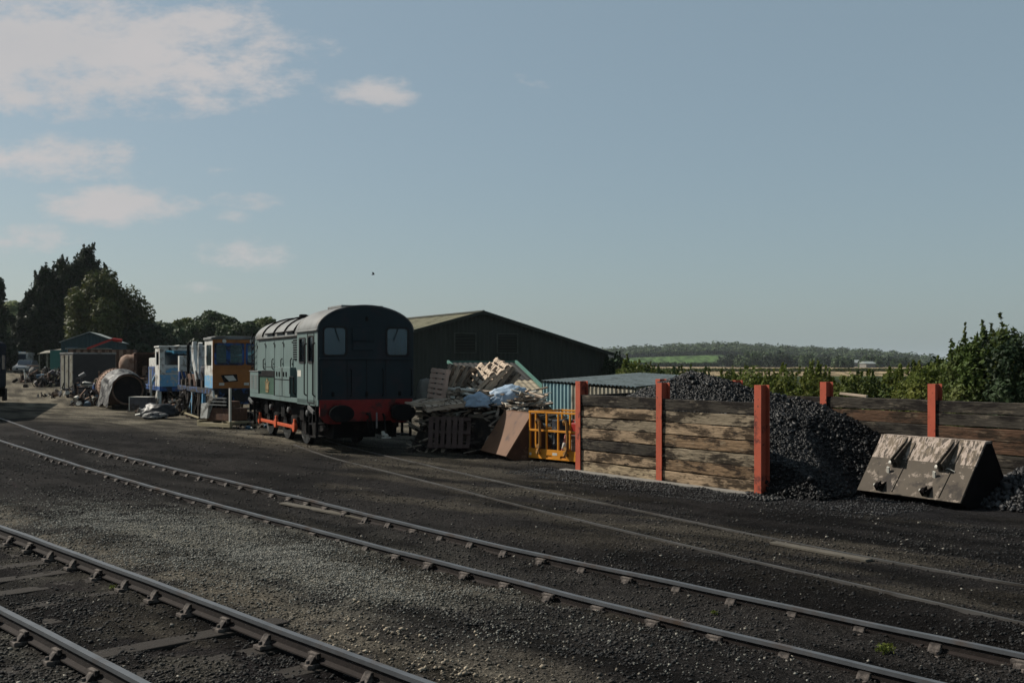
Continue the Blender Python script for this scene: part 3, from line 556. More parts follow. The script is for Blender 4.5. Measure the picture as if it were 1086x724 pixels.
# ------------------------------------------------------------------ timber coal bays
BZ = math.atan2(-.81, .59); BX = Vector((.589, -.808, 0)); BY = Vector((.808, .589, 0)); P1 = Vector((1.57, 23.2, 0))
def bay(x0, x1, label, posts, rows_, rz, seed, flip=1, foot=True, hgt=.243):
    t = thing('timber_bay_wall', label, 'retaining wall', (x0.x, x0.y, 0), rz); rnd = random.Random(seed)
    for px in posts:
        q = MB(); w_ = .165; q.bb((px - w_ / 2, -.13, -.1), (px + w_ / 2, -.112, 2.0)); q.bb((px - .008, -.112, -.1), (px + .008, .09, 2.0)); q.bb((px - w_ / 2, .09, -.1), (px + w_ / 2, .108, 2.0)); q.build('post', m_post, t, bevel=.003)
    for i in range(len(posts) - 1):
        for r in range(7):
            a, b = posts[i] + .012, posts[i + 1] - .012; z0 = r * hgt + rnd.uniform(-.006, .006); mi = rows_[i][r]
            k = MB(); nseg = 9; hh = hgt - rnd.uniform(.008, .024)
            y0 = -.1 + rnd.uniform(0, .02); wv = [rnd.uniform(-.009, .009) for _ in range(4 * (nseg + 1))]
            for j in range(nseg + 1):
                x = a + (b - a) * j / nseg; e = .0 if j not in (0, nseg) else 0
                k.v += [(x, y0 + wv[4 * j] * .6, z0 + wv[4 * j + 1] * .6), (x, .055, z0), (x, .055, z0 + hh), (x, y0 + wv[4 * j + 2], z0 + hh + wv[4 * j + 3])]
            for j in range(nseg):
                for c in range(4): k.f.append((j * 4 + c, j * 4 + (c + 1) % 4, j * 4 + 4 + (c + 1) % 4, j * 4 + 4 + c)); k.m.append(0)
            k.f += [(0, 1, 2, 3), (4 * nseg, 4 * nseg + 1, 4 * nseg + 2, 4 * nseg + 3)]; k.m += [0, 0]
            k.build('timber', m_w[mi], t, bevel=.012)
    if foot: MB().bb((-.4, -.34, -.05), (posts[-1] - .1, -.132, .028)).build('footing', m_conc, t, bevel=.01)
    return t
bay(P1, 0, 'front wall of the coal bay, tan old sleepers between three red steel posts', (0, 2.57, 5.14), [(4, 0, 2, 0, 1, 0, 2), (0, 3, 1, 3, 0, 1, 2)], BZ, 1)
R0 = Vector((3.79, 26.31, 0)); RZ = math.atan2(-2.07, 1.47)
bay(R0, 0, 'rear wall of the coal bays, dark sleepers behind the coal and bucket', (0, 2.54, 5.08, 7.62, 10.16), [(2,) * 7, (2,) * 7, (2, 2, 2, 2, 2, 5, 2), (2, 2, 2, 5, 5, 2, 2)], RZ, 2, foot=False)  # nearly all in the darkest sleeper wood
ew = R0 - P1
t = thing('timber_bay_wall', 'left end wall of the coal bay, dark sleepers hidden behind the front wall', 'retaining wall', (P1.x + .1, P1.y + .2, 0), math.atan2(ew.y, ew.x))
for r in range(7): MB().bb((0, -.06, r * .243), (ew.length - .3, .06, r * .243 + .23)).build('timber', m_w[2], t, bevel=.012)
def board(name, label, cat, p, s, rot, m, group=None):
    o = MB().box((0, 0, 0), s).build(name, m, None, bevel=.006); o.location = p; o.rotation_euler = rot; return tag(o, label, cat, group)
wp = R0 + Vector((1.47, -2.07, 0)).normalized() * 5.75
board('stick', 'pale splintered stick lying on top of the rear sleeper wall', 'stick', (wp.x, wp.y, 1.74), (.62, .06, .05), (0, .08, RZ + .1), m_pale)
# ------------------------------------------------------------------ coal
def ab(a, b): return P1.x + BX.x * a + BY.x * b, P1.y + BX.y * a + BY.y * b
RIDGE = [(-1.0, 2.3, 1.55), (.25, 2.3, 1.6), (.75, 2.3, 1.78), (1.2, 2.2, 2.16), (1.9, 2.2, 2.08), (3.0, 2.5, 1.78), (4.1, 2.9, 1.56), (5.0, 3.1, 1.15), (5.6, 3.3, .55)]
def hcoal(a, b):
    h = np.full(np.shape(a), -9.0)
    for (a0, b0, z0), (a1, b1, z1) in zip(RIDGE[:-1], RIDGE[1:]):
        t = np.clip(((a - a0) * (a1 - a0) + (b - b0) * (b1 - b0)) / ((a1 - a0) ** 2 + (b1 - b0) ** 2), 0, 1)
        d = np.hypot(a - a0 - (a1 - a0) * t, b - b0 - (b1 - b0) * t); sl = np.where(b < b0, .42, .5); h = np.maximum(h, z0 + (z1 - z0) * t - sl * d)
    cap = (6.0 - a + .22 * np.sin(b * 2.3) - .28 * np.maximum(b - 2.4, 0) * 0) * .86
    h = np.minimum(h, cap + .08)
    h = np.where(a > 5.12, np.minimum(h, (b + .02) * 1.5 - (a - 5.12) * .35), h)
    h = h + (fbm(a * 1 + 9, b, 1.1, 3) - .5) * .22
    h = np.where((a < 5.2) & (b < .075), -9, h)
    h = np.where(a < -b / 3 + .12, -9, h)
    return h
def heap(name, label, fn, a0, a1, b0, b1, n, frame, smin, smax, seed, grey=0):
    na_, nb_ = 120, 60; A_, B_ = np.meshgrid(np.linspace(a0, a1, na_), np.linspace(b0, b1, nb_), indexing='ij'); H = fn(A_, B_); X, Y = frame(A_, B_)
    Hm = H > -.5; H = np.maximum(H, -.06); i_, j_ = np.meshgrid(np.arange(na_ - 1), np.arange(nb_ - 1), indexing='ij'); k = i_ * nb_ + j_
    V = np.stack([X, Y, H - .02], -1).reshape(-1, 3); Fq = np.stack([k, k + nb_, k + nb_ + 1, k + 1], -1)[Hm[:-1, :-1] & Hm[1:, :-1] & Hm[1:, 1:] & Hm[:-1, 1:]].reshape(-1, 4)
    rs = np.random.RandomState(seed); a = a0 + (a1 - a0) * rs.rand(n); b = b0 + (b1 - b0) * rs.rand(n); h = fn(a, b); k = h > -.02; a, b, h = a[k], b[k], h[k]; x, y = frame(a, b)
    S = smin + (smax - smin) * rs.rand(len(a)) ** 2.2; S = np.where(rs.rand(len(a)) < .012, S * 1.5 + .03, S); cs = (.0035 + .004 * rs.rand(len(a), 1) + grey * rs.rand(len(a), 1) ** 2) * np.array([1, 1, 1.04])
    o = rocks(name, np.stack([x, y, h + S * .25], -1), S, cs, m_coal, seed, flat=.9)
    me = np_mesh('slack', V, Fq, m_coalbase, parent=o); me.data.shade_smooth()
    return tag(o, label, 'coal', None, 'stuff')
heap('coal_heap', 'tall heap of black coal spilling out of the end of the sleeper bay', hcoal, -1.1, 6.3, -.45, 3.44, 60000, ab, .013, .05, 2)
hc2 = Vector((9.35, 17.75)); 
heap('coal_heap', 'low heap of grey black coal right of the loader bucket', lambda a, b: .85 - .62 * np.hypot(a, b) + (fbm(a + 3, b, 1.5, 3) - .5) * .15, -1.5, 2.5, -1.5, 1.6, 9000, lambda a, b: (hc2.x + BX.x * a + BY.x * (b - .1), hc2.y + BX.y * a + BY.y * (b - .1)), .02, .07, 5, .05)
n = 9000; rs = np.random.RandomState(12); a = -1 + 9 * rs.rand(n); b = -.35 - 1.3 * rs.rand(n) ** 2.2 * (1 + 0 * a); k = (a < 5.3); b2 = np.where(a > 5.3, b + 2.2 * rs.rand(n), b); X, Y = ab(a, b2); S = .008 + .022 * rs.rand(n) ** 2.5
o = rocks('coal_crumbs', np.stack([X, Y, ground_z(X, Y) + S * .3], -1), S, (.012 + .03 * rs.rand(n, 1) ** 2) * np.array([1, 1, 1.03]), m_coal, 9); tag(o, 'spilt coal crumbs along the foot of the sleeper bay', None, None, 'stuff')
n = 260; a = 4.95 + .8 * rs.rand(n); b = -.25 - .25 * rs.randn(n) * .6; X, Y = ab(a, b); S = .025 + .035 * rs.rand(n)
o = rocks('coal_lumps', np.stack([X, Y, ground_z(X, Y) + S * .4], -1), S, .018 * np.ones((n, 3)), m_coal, 10); tag(o, 'coal lumps gathered round the foot of the last red post', None, None, 'stuff')

# ------------------------------------------------------------------ loader buckets
m_bk1 = mat('bucket_brown_grey', (.12, .098, .075), rough=.75, var=.2, scale=2.2, c2=(.055, .045, .038), c2scale=2.6, c3=(.34, .28, .23), c3scale=6, lo3=.56, hi3=.62, bump=.12, spec=.15)
m_bk2 = mat('bucket_flaking_paint', (.54, .44, .37), rough=.75, var=.2, scale=5, c2=(.10, .08, .062), c2scale=7, lo=.50, hi=.55, c3=(.22, .17, .12), c3scale=9, lo3=.5, hi3=.6, bump=.3, stretch=(2.0, .7, .7))
m_bks = mat('bucket_end_shade', (.014, .012, .012), rough=.95, var=.3, scale=3, spec=.02)  # near-black, shade of the turned-away plates put into their colour
def bucket(label, loc, rz, Ln, m_lo, m_up, m_side, fr=.6, H=1.1, shut=True):
    t = thing('loader_bucket', label, 'bucket', (loc[0], loc[1], gz(*loc[:2])), rz)
    p = lambda k: (.0 + .68 * k, .12 + (H - .12) * k)
    up = p(1); md = p(fr); th = .035
    MB().pts([(0, .0, .12), (Ln, .0, .12), (Ln, *md), (0, *md), (0, .04, .1), (Ln, .04, .1), (Ln, md[0] + .04, md[1] - .02), (0, md[0] + .04, md[1] - .02)], [(0, 1, 2, 3), (4, 7, 6, 5), (0, 4, 5, 1), (1, 5, 6, 2), (2, 6, 7, 3), (3, 7, 4, 0)]).build('back_plate', m_lo, t)
    MB().pts([(0, *md), (Ln, *md), (Ln, *up), (0, *up), (0, md[0] + .04, md[1] - .02), (Ln, md[0] + .04, md[1] - .02), (Ln, up[0] + .04, up[1] - .02), (0, up[0] + .04, up[1] - .02)], [(0, 1, 2, 3), (4, 7, 6, 5), (1, 5, 6, 2), (2, 6, 7, 3), (3, 7, 4, 0)]).build('upper_plate', m_up, t)
    MB().bb((-.01, up[0], H - .03), (Ln + .01, up[0] + .2, H + .012)).build('top_plate', m_up, t, bevel=.008)
    pr = [(.02, .1), (.7, H - .02), (.87, H - .02), (1.42, .1), (1.3, .01), (.22, .01)]
    for x in (0.0, Ln - .03): MB().prism(pr, x, x + .03, 'x').build('end_plate', m_side, t, bevel=.004)
    MB().pts([(0.03, .22, .012), (Ln - .03, .22, .012), (Ln - .03, .03, .13), (.03, .03, .13)], [(0, 1, 2, 3)]).bb((.03, .22, .012), (Ln - .03, 1.28, .03)).build('floor_plate', m_side, t)
    MB().pts([(0.03, .87, H - .02), (Ln - .03, .87, H - .02), (Ln - .03, 1.4, .1), (.03, 1.4, .1)], [(0, 1, 2, 3)]).build('front_plate', m_side, t)
    nv = Vector((0, -(H - .12), .68)).normalized()
    def on(x, k, o=0): return Vector((x, *p(k))) + nv * o
    if shut:
        for x in (Ln * .27, Ln * .72):
            b_ = MB()
            for d in (-.0, .085): b_.pts([on(x + d, 1.0), on(x + d, .45), on(x + d, .5, .19), on(x + d + .022, 1.0), on(x + d + .022, .45), on(x + d + .022, .5, .19)], [(0, 1, 2), (5, 4, 3), (0, 3, 4, 1), (1, 4, 5, 2), (2, 5, 3, 0)])
            b_.tube(on(x - .03, .52, .07), on(x + .14, .52, .07), .028, 10); br = b_.build('bracket', m_lo, t)
            MB().tube(on(x - .08, .5, .06), on(x - .03, .5, .06), .04, 10).box(on(x - .07, .38, .03), (.05, .03, .13), (.3, .2, 0)).build('pin', m_cream, br)
            b_ = MB()
            for d in (-.16, -.05): b_.pts([on(x + d, .2), on(x + d, .03), on(x + d, .06, .12), on(x + d + .022, .2), on(x + d + .022, .03), on(x + d + .022, .06, .12)], [(0, 1, 2), (5, 4, 3), (0, 3, 4, 1), (1, 4, 5, 2), (2, 5, 3, 0)])
            b_.lathe([(.06, -.03), (.06, .03)], on(x - .1, .09, .07), 'x', 12); b_.build('lower_bracket', m_side, t); MB().tube(on(x - .19, .09, .07), on(x - .17, .09, .07), .03, 10).build('pin', m_cream, t)
            MB().beam(on(x + .16, .04, .008), on(x + .22, .9, .008), .02, .012).build('rib', m_lo, t)
    return t
bk = bucket('brown grey loader bucket with flaking upper edge lying face down by the coal', (6.32, 19.0), math.atan2(-.851, .525), 2.115, m_bk1, m_bk2, m_bks)
MB().path([(1.62, .3, .62), (1.68, .285, .64), (1.74, .29, .62), (1.8, .31, .59)], .008, 5).build('wire', m_cream, bk)
bucket('rust brown steel bucket tipped against the pallets left of the yellow cage', (-.84, 27.55), math.atan2(-1.9, .72), 1.95, m_brownpaint, m_brownpaint, m_rust, H=1.16, shut=False)
# ------------------------------------------------------------------ yellow cage
cg = thing('safety_cage', 'open yellow steel access cage with two curved hooks beside the sleeper wall', 'cage', (.43, 25.9, .02), R(-47.3))
CL, CD, CHt = 1.86, 1.15, 1.17
fp = MB(); fp.plate([(0, .03), (CL, .03), (CL, .27), (0, .27)], [rrect(.62, .82, .06, .13, .02), rrect(1.1, 1.3, .06, .13, .02)], -.02, 0, 'y'); fp.bb((0, .0, .05), (CL, CD, .09)); fp.bb((0, CD, .03), (CL, CD + .02, .27)); fp.bb((-.02, 0, .03), (0, CD, .27)); fp.bb((CL, 0, .03), (CL + .02, CD, .27)); fp.build('base_tray', m_yel, cg, bevel=.004)
for x in (.03, .24, .62, 1.02, 1.42, CL - .03):
    MB().bb((x - .022, -.018, .27), (x + .022, .022, CHt)).build('upright', m_yel, cg, bevel=.004)
for x in (.03, .65, 1.25, CL - .03): MB().bb((x - .022, CD - .03, .27), (x + .022, CD + .01, CHt)).build('upright', m_yel, cg, bevel=.004)
for z in (CHt, .72): 
    r_ = MB(); r_.bb((-.0, -.025, z - .02), (CL, .025, z + .03)); r_.bb((0, CD - .03, z - .02), (CL, CD + .015, z + .028)); r_.bb((-.022, .025, z - .019), (.024, CD - .03, z + .027)); r_.bb((CL - .024, .025, z - .019), (CL + .022, CD - .03, z + .027)); r_.build('guard_rail', m_yel, cg, bevel=.004)
m_hook = mat('hook_worn_yellow', (.55, .28, .08), rough=.6, var=.2, scale=8, c2=(.2, .1, .05))
for x in (.42, 1.36):
    MB().path([(x - .09, -.05, .9), (x - .07, -.09, .97), (x - .01, -.11, 1.0), (x + .04, -.1, .93), (x + .05, -.08, .6), (x + .03, -.07, .32), (x - .02, -.08, .2), (x - .05, -.08, .15)], .035, 8).lathe([(.06, -.03), (.06, .03)], (x - .03, -.07, .2), 'y', 12).lathe([(.05, -.03), (.05, .03)], (x - .03, -.07, .34), 'y', 12).build('hook', m_hook, cg)
MB().bb((.84, -.024, .14), (1.0, -.0205, .2)).build('sticker', m_cream, cg)
MB().bb((.03, -.024, .1), (.1, -.0205, .16)).build('sticker', m_cream, cg)
def cgp(x, y, z=0): v = Vector((.43, 25.9, .02)) + Matrix.Rotation(R(-47.3), 3, 'Z') @ Vector((x, y, z)); return v
def drum(name, label, m, x, y, z, r, h, lab=None):
    t = thing(name, label, 'drum', cgp(x, y, z), R(-47.3)); MB().lathe([(r * .96, 0), (r, .01), (r, h * .32), (r * 1.04, h * .34), (r, h * .36), (r, h * .64), (r * 1.04, h * .66), (r, h * .68), (r, h - .01), (r * .96, h)], n=24).build('shell', m, t, smooth=True); MB().lathe([(.04, h), (.04, h + .02)], (r * .5, 0, 0)).build('bung', m_black, t)
    if lab: MB().prism([(-.08, h * .72), (0, h * .72 - .08), (.08, h * .72), (0, h * .72 + .08)], -r * 1.05 - .004, -r * 1.05 + .03, 'y').build('label', m_cream, t)
    return t
m_dkdrum = mat('drum_black', (.03, .035, .045), rough=.5, var=.3); m_redp = mat('red_plastic', (.55, .04, .03), rough=.45, var=.15)
drum('steel_drum', 'black drum with a white diamond label inside the yellow cage', m_dkdrum, .68, .5, .095, .27, .88, True)
drum('steel_drum', 'rusty drum at the right end inside the yellow cage', m_rust, 1.5, .55, .095, .26, .86)
t = thing('fuel_can', 'red fuel can standing on a box inside the yellow cage', 'can', cgp(1.13, .5, .62), R(-47.3)); MB().prism(rrect(-.12, .12, 0, .3, .05), -.07, .07, 'y').build('body', m_redp, t, bevel=.02); MB().path([(-.08, 0, .29), (-.08, 0, .36), (.06, 0, .36), (.06, 0, .29)], .014).build('handle', m_redp, t)
t = thing('crate', 'dark timber box under the red can in the yellow cage', 'box', cgp(1.13, .5, .095), R(-47.3)); MB().bb((-.19, -.2, 0), (.19, .2, .52)).build('box', m_pale2, t, bevel=.01); MB().bb((-.2, -.21, .47), (.2, .21, .525)).build('lid', m_pale2, t)
t = thing('traffic_cone', 'faded pink traffic cone inside the yellow cage', 'cone', cgp(1.12, .16, .095), R(-47.3)); m_cone = mat('cone_faded', (.75, .27, .2), rough=.6, var=.1)
MB().lathe([(.14, .03), (.025, .55), (.0, .56)], n=20).build('cone', m_cone, t, smooth=True); MB().bb((-.18, -.12, 0), (.18, .12, .03)).build('base', m_cone, t); MB().lathe([(.103, .22), (.072, .36)], n=20).build('sleeve', m_cream, t)
# ------------------------------------------------------------------ barn, sheds
m_barn = mat('barn_cladding', (.055, .062, .048), rough=.8, var=.15, scale=2, bump=.05, stretch=(1, 1, .2))
m_barnroof = mat('barn_roof', (.32, .30, .2), rough=.85, var=.2, scale=1.2, c2=(.16, .16, .10), c2scale=.8)
bz = -math.atan2(.48, .877) * 0 + math.atan2(.48, .877)
barn = thing('barn', 'long dark green clad barn with low pitched roof and two louvred vents', 'barn', (-2.04, 70, 0), math.atan2(.48, .877))
HWB, EA, PKz, BL = 10.25, 3.12, 5.84, 24
rf = lambda u: EA + (PKz - EA) * (1 - abs(u - HWB) / HWB)
MB().corr((-HWB, 0), (HWB, 0), lambda u: 0, lambda u: rf(u) - .05, .32, .05).build('gable_wall', m_barn, barn)
q = MB(); q.corr((HWB, 0), (HWB, BL), lambda u: 0, lambda u: EA - .05, .32, .05); q.corr((-HWB, BL), (-HWB, 0), lambda u: 0, lambda u: EA - .05, .32, .05); q.corr((HWB, BL), (-HWB, BL), lambda u: 0, lambda u: rf(u) - .05, .32, .05); q.build('side_wall', m_barn, barn)
for s in (1, -1): MB().corr_roof((s * (HWB + .25), -.3, EA - .06), (s * (HWB + .25), BL, EA - .06), (0, BL, PKz), (0, -.3, PKz), .3, .04).build('roof', m_barnroof, barn)
q = MB()
for s in (1, -1): q.beam((s * (HWB + .28), -.33, EA - .1), (0, -.33, PKz - .02), .04, .22); 
q.tube((0, -.3, PKz + .03), (0, BL, PKz + .03), .1, 8); q.build('verge_trim', m_barn, barn)
m_ventf = mat('vent_frame', (.10, .11, .09))
m_vent = mat('vent_dark', (.012, .012, .01), rough=.8, var=.1)
for u in (-1.3, 1.9):
    v = MB().bb((u - .75, -.1, 3.15), (u + .75, -.04, 4.35)).build('vent', m_vent, barn)
    q = MB()
    for i in range(6): q.box((u, -.13, 3.27 + i * .19), (1.5, .03, .15), (.5, 0, 0))
    q.build('louvre', m_barn, v); MB().plate([(u - .82, 3.08), (u + .82, 3.08), (u + .82, 4.42), (u - .82, 4.42)], [[(u - .75, 3.15), (u + .75, 3.15), (u + .75, 4.35), (u - .75, 4.35)]], -.17, -.1, 'y').build('vent_frame', m_ventf, v)
m_green = mat('verge_green', (.10, .24, .19), rough=.7, var=.2); m_fibre = mat('fibre_cement', (.42, .36, .26), rough=.95, var=.22, scale=2.5, c2=(.22, .18, .12), c2scale=1.4, bump=.3)
m_dshed = mat('shed_wall_dark', (.02, .02, .018), rough=.9, var=.2)
m_shadowroof = mat('roof_sheet_shadow', (.035, .033, .03), rough=.85, var=.2)  # near-black upper roof, the barn's shadow painted as a material
sh = thing('low_shed', 'low shed with tan corrugated roof and green verge trim in front of the barn', 'shed', (0, 0, 0))
TL, TR, BR_, BLc = Vector((-2.84, 46, 2.42)), Vector((.17, 46, 2.42)), Vector((1.35, 36.5, 1.24)), Vector((-1.05, 36.5, 1.24))
MB().corr_roof(BLc, BR_, BR_.lerp(TR, .42), BLc.lerp(TL, .42), .2, .03).build('roof', m_fibre, sh); MB().corr_roof(BLc.lerp(TL, .41) + Vector((0, 0, .02)), BR_.lerp(TR, .41) + Vector((0, 0, .02)), TR, TL, .2, .03).build('upper_roof', m_shadowroof, sh)
q = MB(); up = Vector((0, 0, .05)); q.beam(TR + up, BR_ + up, .1, .12); q.beam(TL + up, BLc + up, .1, .12); q.beam(TL + up, TR + up, .1, .08); q.build('verge_trim', m_green, sh)
q = MB(); q.bb((-.95, 36.75, 0), (1.2, 36.8, 1.2)); q.pts([(1.25, 36.7, 0), (.1, 45.9, 0), (.1, 45.9, 2.38), (1.25, 36.7, 1.22)], [(0, 1, 2, 3)]); q.pts([(-1.0, 36.7, 0), (-2.8, 45.9, 0), (-2.8, 45.9, 2.38), (-1.0, 36.7, 1.22)], [(0, 1, 2, 3)]); q.bb((-2.8, 45.9, 0), (.1, 45.95, 2.36)); q.build('wall', m_dshed, sh)
# corrugated store behind the bay
m_cor1 = mat('sheet_pale_blue', (.4, .62, .66), rough=.6, var=.15, scale=2, bump=.05); m_cor2 = mat('sheet_cream', (.6, .55, .43), rough=.7, var=.15, scale=2, c2=(.3, .25, .18), bump=.05)
m_cor3 = mat('sheet_roof_grey', (.44, .49, .47), rough=.7, var=.15, scale=1.5, c2=(.25, .27, .25), bump=.1)
cs_ = thing('corrugated_store', 'low store of pale blue and cream corrugated sheets with grey sheet roof', 'store', (0, 0, 0))
a0, b0, c0, d0 = Vector((.93, 31, 1.84)), Vector((3.3, 27.6, 1.72)), Vector((6.9, 33.6, 1.90)), Vector((4.57, 37, 2.04))
cs_r = MB().corr_roof(a0 + Vector((-.08, -.05, .03)), b0 + Vector((0, -.1, .03)), c0, d0, .16, .03).build('roof', m_cor3, cs_)
m1 = a0.lerp(b0, .33); MB().corr(a0.xy, m1.xy, lambda u: 0, lambda u: 1.82 - u * .03, .17, .04).build('blue_sheet', m_cor1, cs_); MB().corr(m1.xy, b0.xy, lambda u: 0, lambda u: 1.77 - u * .03, .17, .04).build('cream_sheet', m_cor2, cs_)
MB().corr(b0.xy, c0.xy, lambda u: 0, lambda u: 1.7 + u * .02, .17, .04).corr(d0.xy, a0.xy, lambda u: 0, lambda u: 1.98 - u * .02, .17, .04).build('side_sheet', m_cor2, cs_)
# ------------------------------------------------------------------ pallet heap
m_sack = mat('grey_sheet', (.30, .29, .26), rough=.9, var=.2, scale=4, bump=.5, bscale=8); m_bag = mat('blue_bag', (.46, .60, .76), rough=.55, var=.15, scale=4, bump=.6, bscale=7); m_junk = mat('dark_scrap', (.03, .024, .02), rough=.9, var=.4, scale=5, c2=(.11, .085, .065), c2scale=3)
def pallet(label, p, rot, m, wd=1.2, dp=1.0):
    t = thing('pallet', label, 'pallet', p, 0, 'wooden pallets thrown on the scrap heap'); t.rotation_euler = rot; rnd = random.Random(int(p[0] * 100) + int(p[1] * 37))
    q = MB(); n = 7
    for i in range(n):
        if rnd.random() < .1: continue
        x = -wd / 2 + wd * (i + .5) / n; q.box((x, rnd.uniform(-.01, .01), .135), (wd / n * rnd.uniform(.62, .8), dp, .02), (0, rnd.uniform(-.02, .02), rnd.uniform(-.02, .02)))
    q.build('deck', m, t)
    for y in (-dp / 2 + .05, 0, dp / 2 - .05): MB().bb((-wd / 2, y - .045, .022), (wd / 2, y + .045, .124)).build('bearer', m, t)
    q = MB()
    for x in (-wd / 2 + .06, 0, wd / 2 - .06): q.bb((x - .055, -dp / 2, 0), (x + .055, dp / 2, .02))
    q.build('base_board', m, t); return t
def pp(px, py, Y): return (PX(px, Y).x, Y, PY(py, Y))
def pallet_n(label, px, py, Y, nrm, up, m, wd=1.2, dp=1.0):     # deck facing nrm, bearers running along 'up'
    n_ = Vector(nrm).normalized(); u = Vector(up); u = (u - n_ * u.dot(n_)).normalized(); x = u.cross(n_)
    return pallet(label, pp(px, py, Y), Matrix((u, -x, n_)).transposed().to_euler(), m, wd, dp)
m_pink = mat('pallet_pink', (.78, .55, .44), rough=.9, var=.2, scale=3)
pallet_n('pinkish slatted pallet standing at the left end of the scrap heap', 467, 410, 29.0, (-.8, -.6, .15), (.1, 0, 1), m_pink, 1.0, .8)
for k, (px, lb) in enumerate(((478, 'dark edged pallet standing just right of the pink slatted pallet'), (486, 'third upright pallet from the left of the heap, seen edge on'), (494, 'fourth upright pallet from the left, leaning towards the blue bag'))):
    pallet_n(lb, px, 408 + k * .6, 29.4 + .2 * k, (-.93, .25, .36 + .06 * k), (.38, 0, 1), m_pale2 if k != 1 else m_pale, 1.15, .9)
pallet_n('pale pallet lowest of the stack leaning up to the right', 503, 409, 29.8, (-.62, -.42, .66), (.7, .1, .62), m_pale, 1.3, 1.1)
pallet_n('pale pallet in the middle of the stack leaning up to the right', 512, 408, 29.9, (-.64, -.40, .66), (.7, .1, .64), m_pale, 1.3, 1.1)
pallet_n('pallet sticking up highest at the top of the leaning stack', 521, 403.5, 30.0, (-.7, -.36, .6), (.66, .05, .74), m_pale, 1.3, 1.1)
pallet_n('pallet at the right of the leaning stack above the blue sheet', 529, 405, 30.2, (-.74, -.30, .58), (.62, .05, .78), m_pale2, 1.2, 1.0)
pallet_n('last pallet of the leaning stack, lowest at its right end', 538, 409, 30.4, (-.74, -.30, .56), (.6, .05, .66), m_pale2, 1.0, .9)
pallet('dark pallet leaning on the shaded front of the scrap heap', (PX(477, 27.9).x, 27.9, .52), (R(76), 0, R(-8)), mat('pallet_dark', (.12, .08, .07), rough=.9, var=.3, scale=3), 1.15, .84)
pallet('pallet lying nearly flat under the grey sheet at the left of the heap', pp(458, 429, 28.6), (R(6), R(-4), R(-20)), m_pale, 1.1, .9)
pallet('pallet lying flat below the upright pallets, pale boards up', pp(472, 431, 28.4), (R(8), R(-6), R(15)), m_pale, 1.2, 1.0)
def soft(name, label, cat, p, r, m, seed, group=None, k=.16, rz=0):
    rs = np.random.RandomState(seed); bm = bmesh.new(); bmesh.ops.create_icosphere(bm, subdivisions=4, radius=1)
    from mathutils import noise
    for v in bm.verts:
        d = v.co.copy(); n1 = noise.noise(d * 1.4 + Vector((seed, 0, 0))) * 2 * k + noise.noise(d * 4 + Vector((0, seed, 0))) * k * .9 + abs(noise.noise(d * 6)) * k * .8 - abs(noise.noise(d * 11 + Vector((3, 1, seed)))) * k * .7
        v.co = Vector((d.x * r[0], d.y * r[1], max(d.z, -.35) * r[2])) * (1 + n1)
    me = bpy.data.meshes.new(name); bm.to_mesh(me); bm.free(); me.materials.append(m); me.shade_smooth(); o = bpy.data.objects.new(name, me); C.objects.link(o); o.location = p; o.rotation_euler[2] = rz
    return tag(o, label, cat, group)
soft('plastic_bag', 'left of two blue plastic bags on the pallet heap, the smaller one', 'bag', pp(506, 427, 28.2), (.38, .3, .27), m_bag, 3)
soft('plastic_bag', 'larger blue plastic bag right of the pallets, stretched out', 'bag', pp(536, 422, 28.5), (.55, .32, .3), m_bag, 8)
bpy.data.objects['plastic_bag.001'].rotation_euler = (0, -.3, .1)
soft('draped_sheet', 'grey sheet draped over a hump at the left of the pallets', 'sheet', pp(450, 424, 29.6), (.26, .3, .62), m_sack, 5, k=.07)
# mound and loose boards
def mound(a, b): return None
mc = Vector((-1.3, 29.4)); rs = np.random.RandomState(31)
mx_ = np.linspace(-1.4, 2.9, 70); my_ = np.linspace(-1.5, 2.4, 40); MX, MY = np.meshgrid(mx_, my_, indexing='ij')
MH = 1.22 * sstep(2.7 - np.abs(MX), 0, .8) * sstep(MX + 1.4, 0, .5) * sstep(MY + 1.45, 0, .9) * sstep(2.4 - MY, 0, .8) + (fbm(MX + 5, MY, 3, 4) - .5) * .35; MH = np.maximum(MH, -.05)
ii_, jj_ = np.meshgrid(np.arange(69), np.arange(39), indexing='ij'); k0 = ii_ * 40 + jj_; ang = R(-18)
wx = mc.x + MX * math.cos(ang) - MY * math.sin(ang); wy = mc.y + MX * math.sin(ang) + MY * math.cos(ang)
o = np_mesh('scrap_mound', np.stack([wx, wy, MH], -1).reshape(-1, 3), np.stack([k0, k0 + 40, k0 + 41, k0 + 1], -1).reshape(-1, 4), m_junk); tag(o, 'mound of dark timber and scrap under the pallets', 'scrap heap', None, 'stuff')
def timber_stuff(name, label, n, fn, m, seed, lmin=.4, lmax=1.3, tilt=.25):
    rnd = random.Random(seed); q = MB()
    for _ in range(n):
        x, y, z = fn(rnd); l = rnd.uniform(lmin, lmax); q.box((x, y, z), (l, rnd.uniform(.05, .13), rnd.uniform(.02, .05)), (rnd.uniform(-.4, .4), rnd.uniform(-tilt, tilt), rnd.uniform(0, PI)), mi=0 if rnd.random() < .6 else 1)
    o = q.build(name, m); return tag(o, label, 'timber', None, 'stuff')
def onm(rnd, x0, x1, y0, y1, dz):
    x, y = rnd.uniform(x0, x1), rnd.uniform(y0, y1); h = 1.22 * float(sstep(2.7 - abs(x), 0, .8) * sstep(y + 1.45, 0, .9)); return mc.x + x * math.cos(ang) - y * math.sin(ang), mc.y + x * math.sin(ang) + y * math.cos(ang), h + rnd.uniform(0, dz) + .03
timber_stuff('broken_boards', 'pale broken boards strewn over the scrap heap below the blue bags', 260, lambda r: onm(r, -.2, 2.7, -.9, .6, .42), [m_pale, m_cream], 3, .3, 1.0)
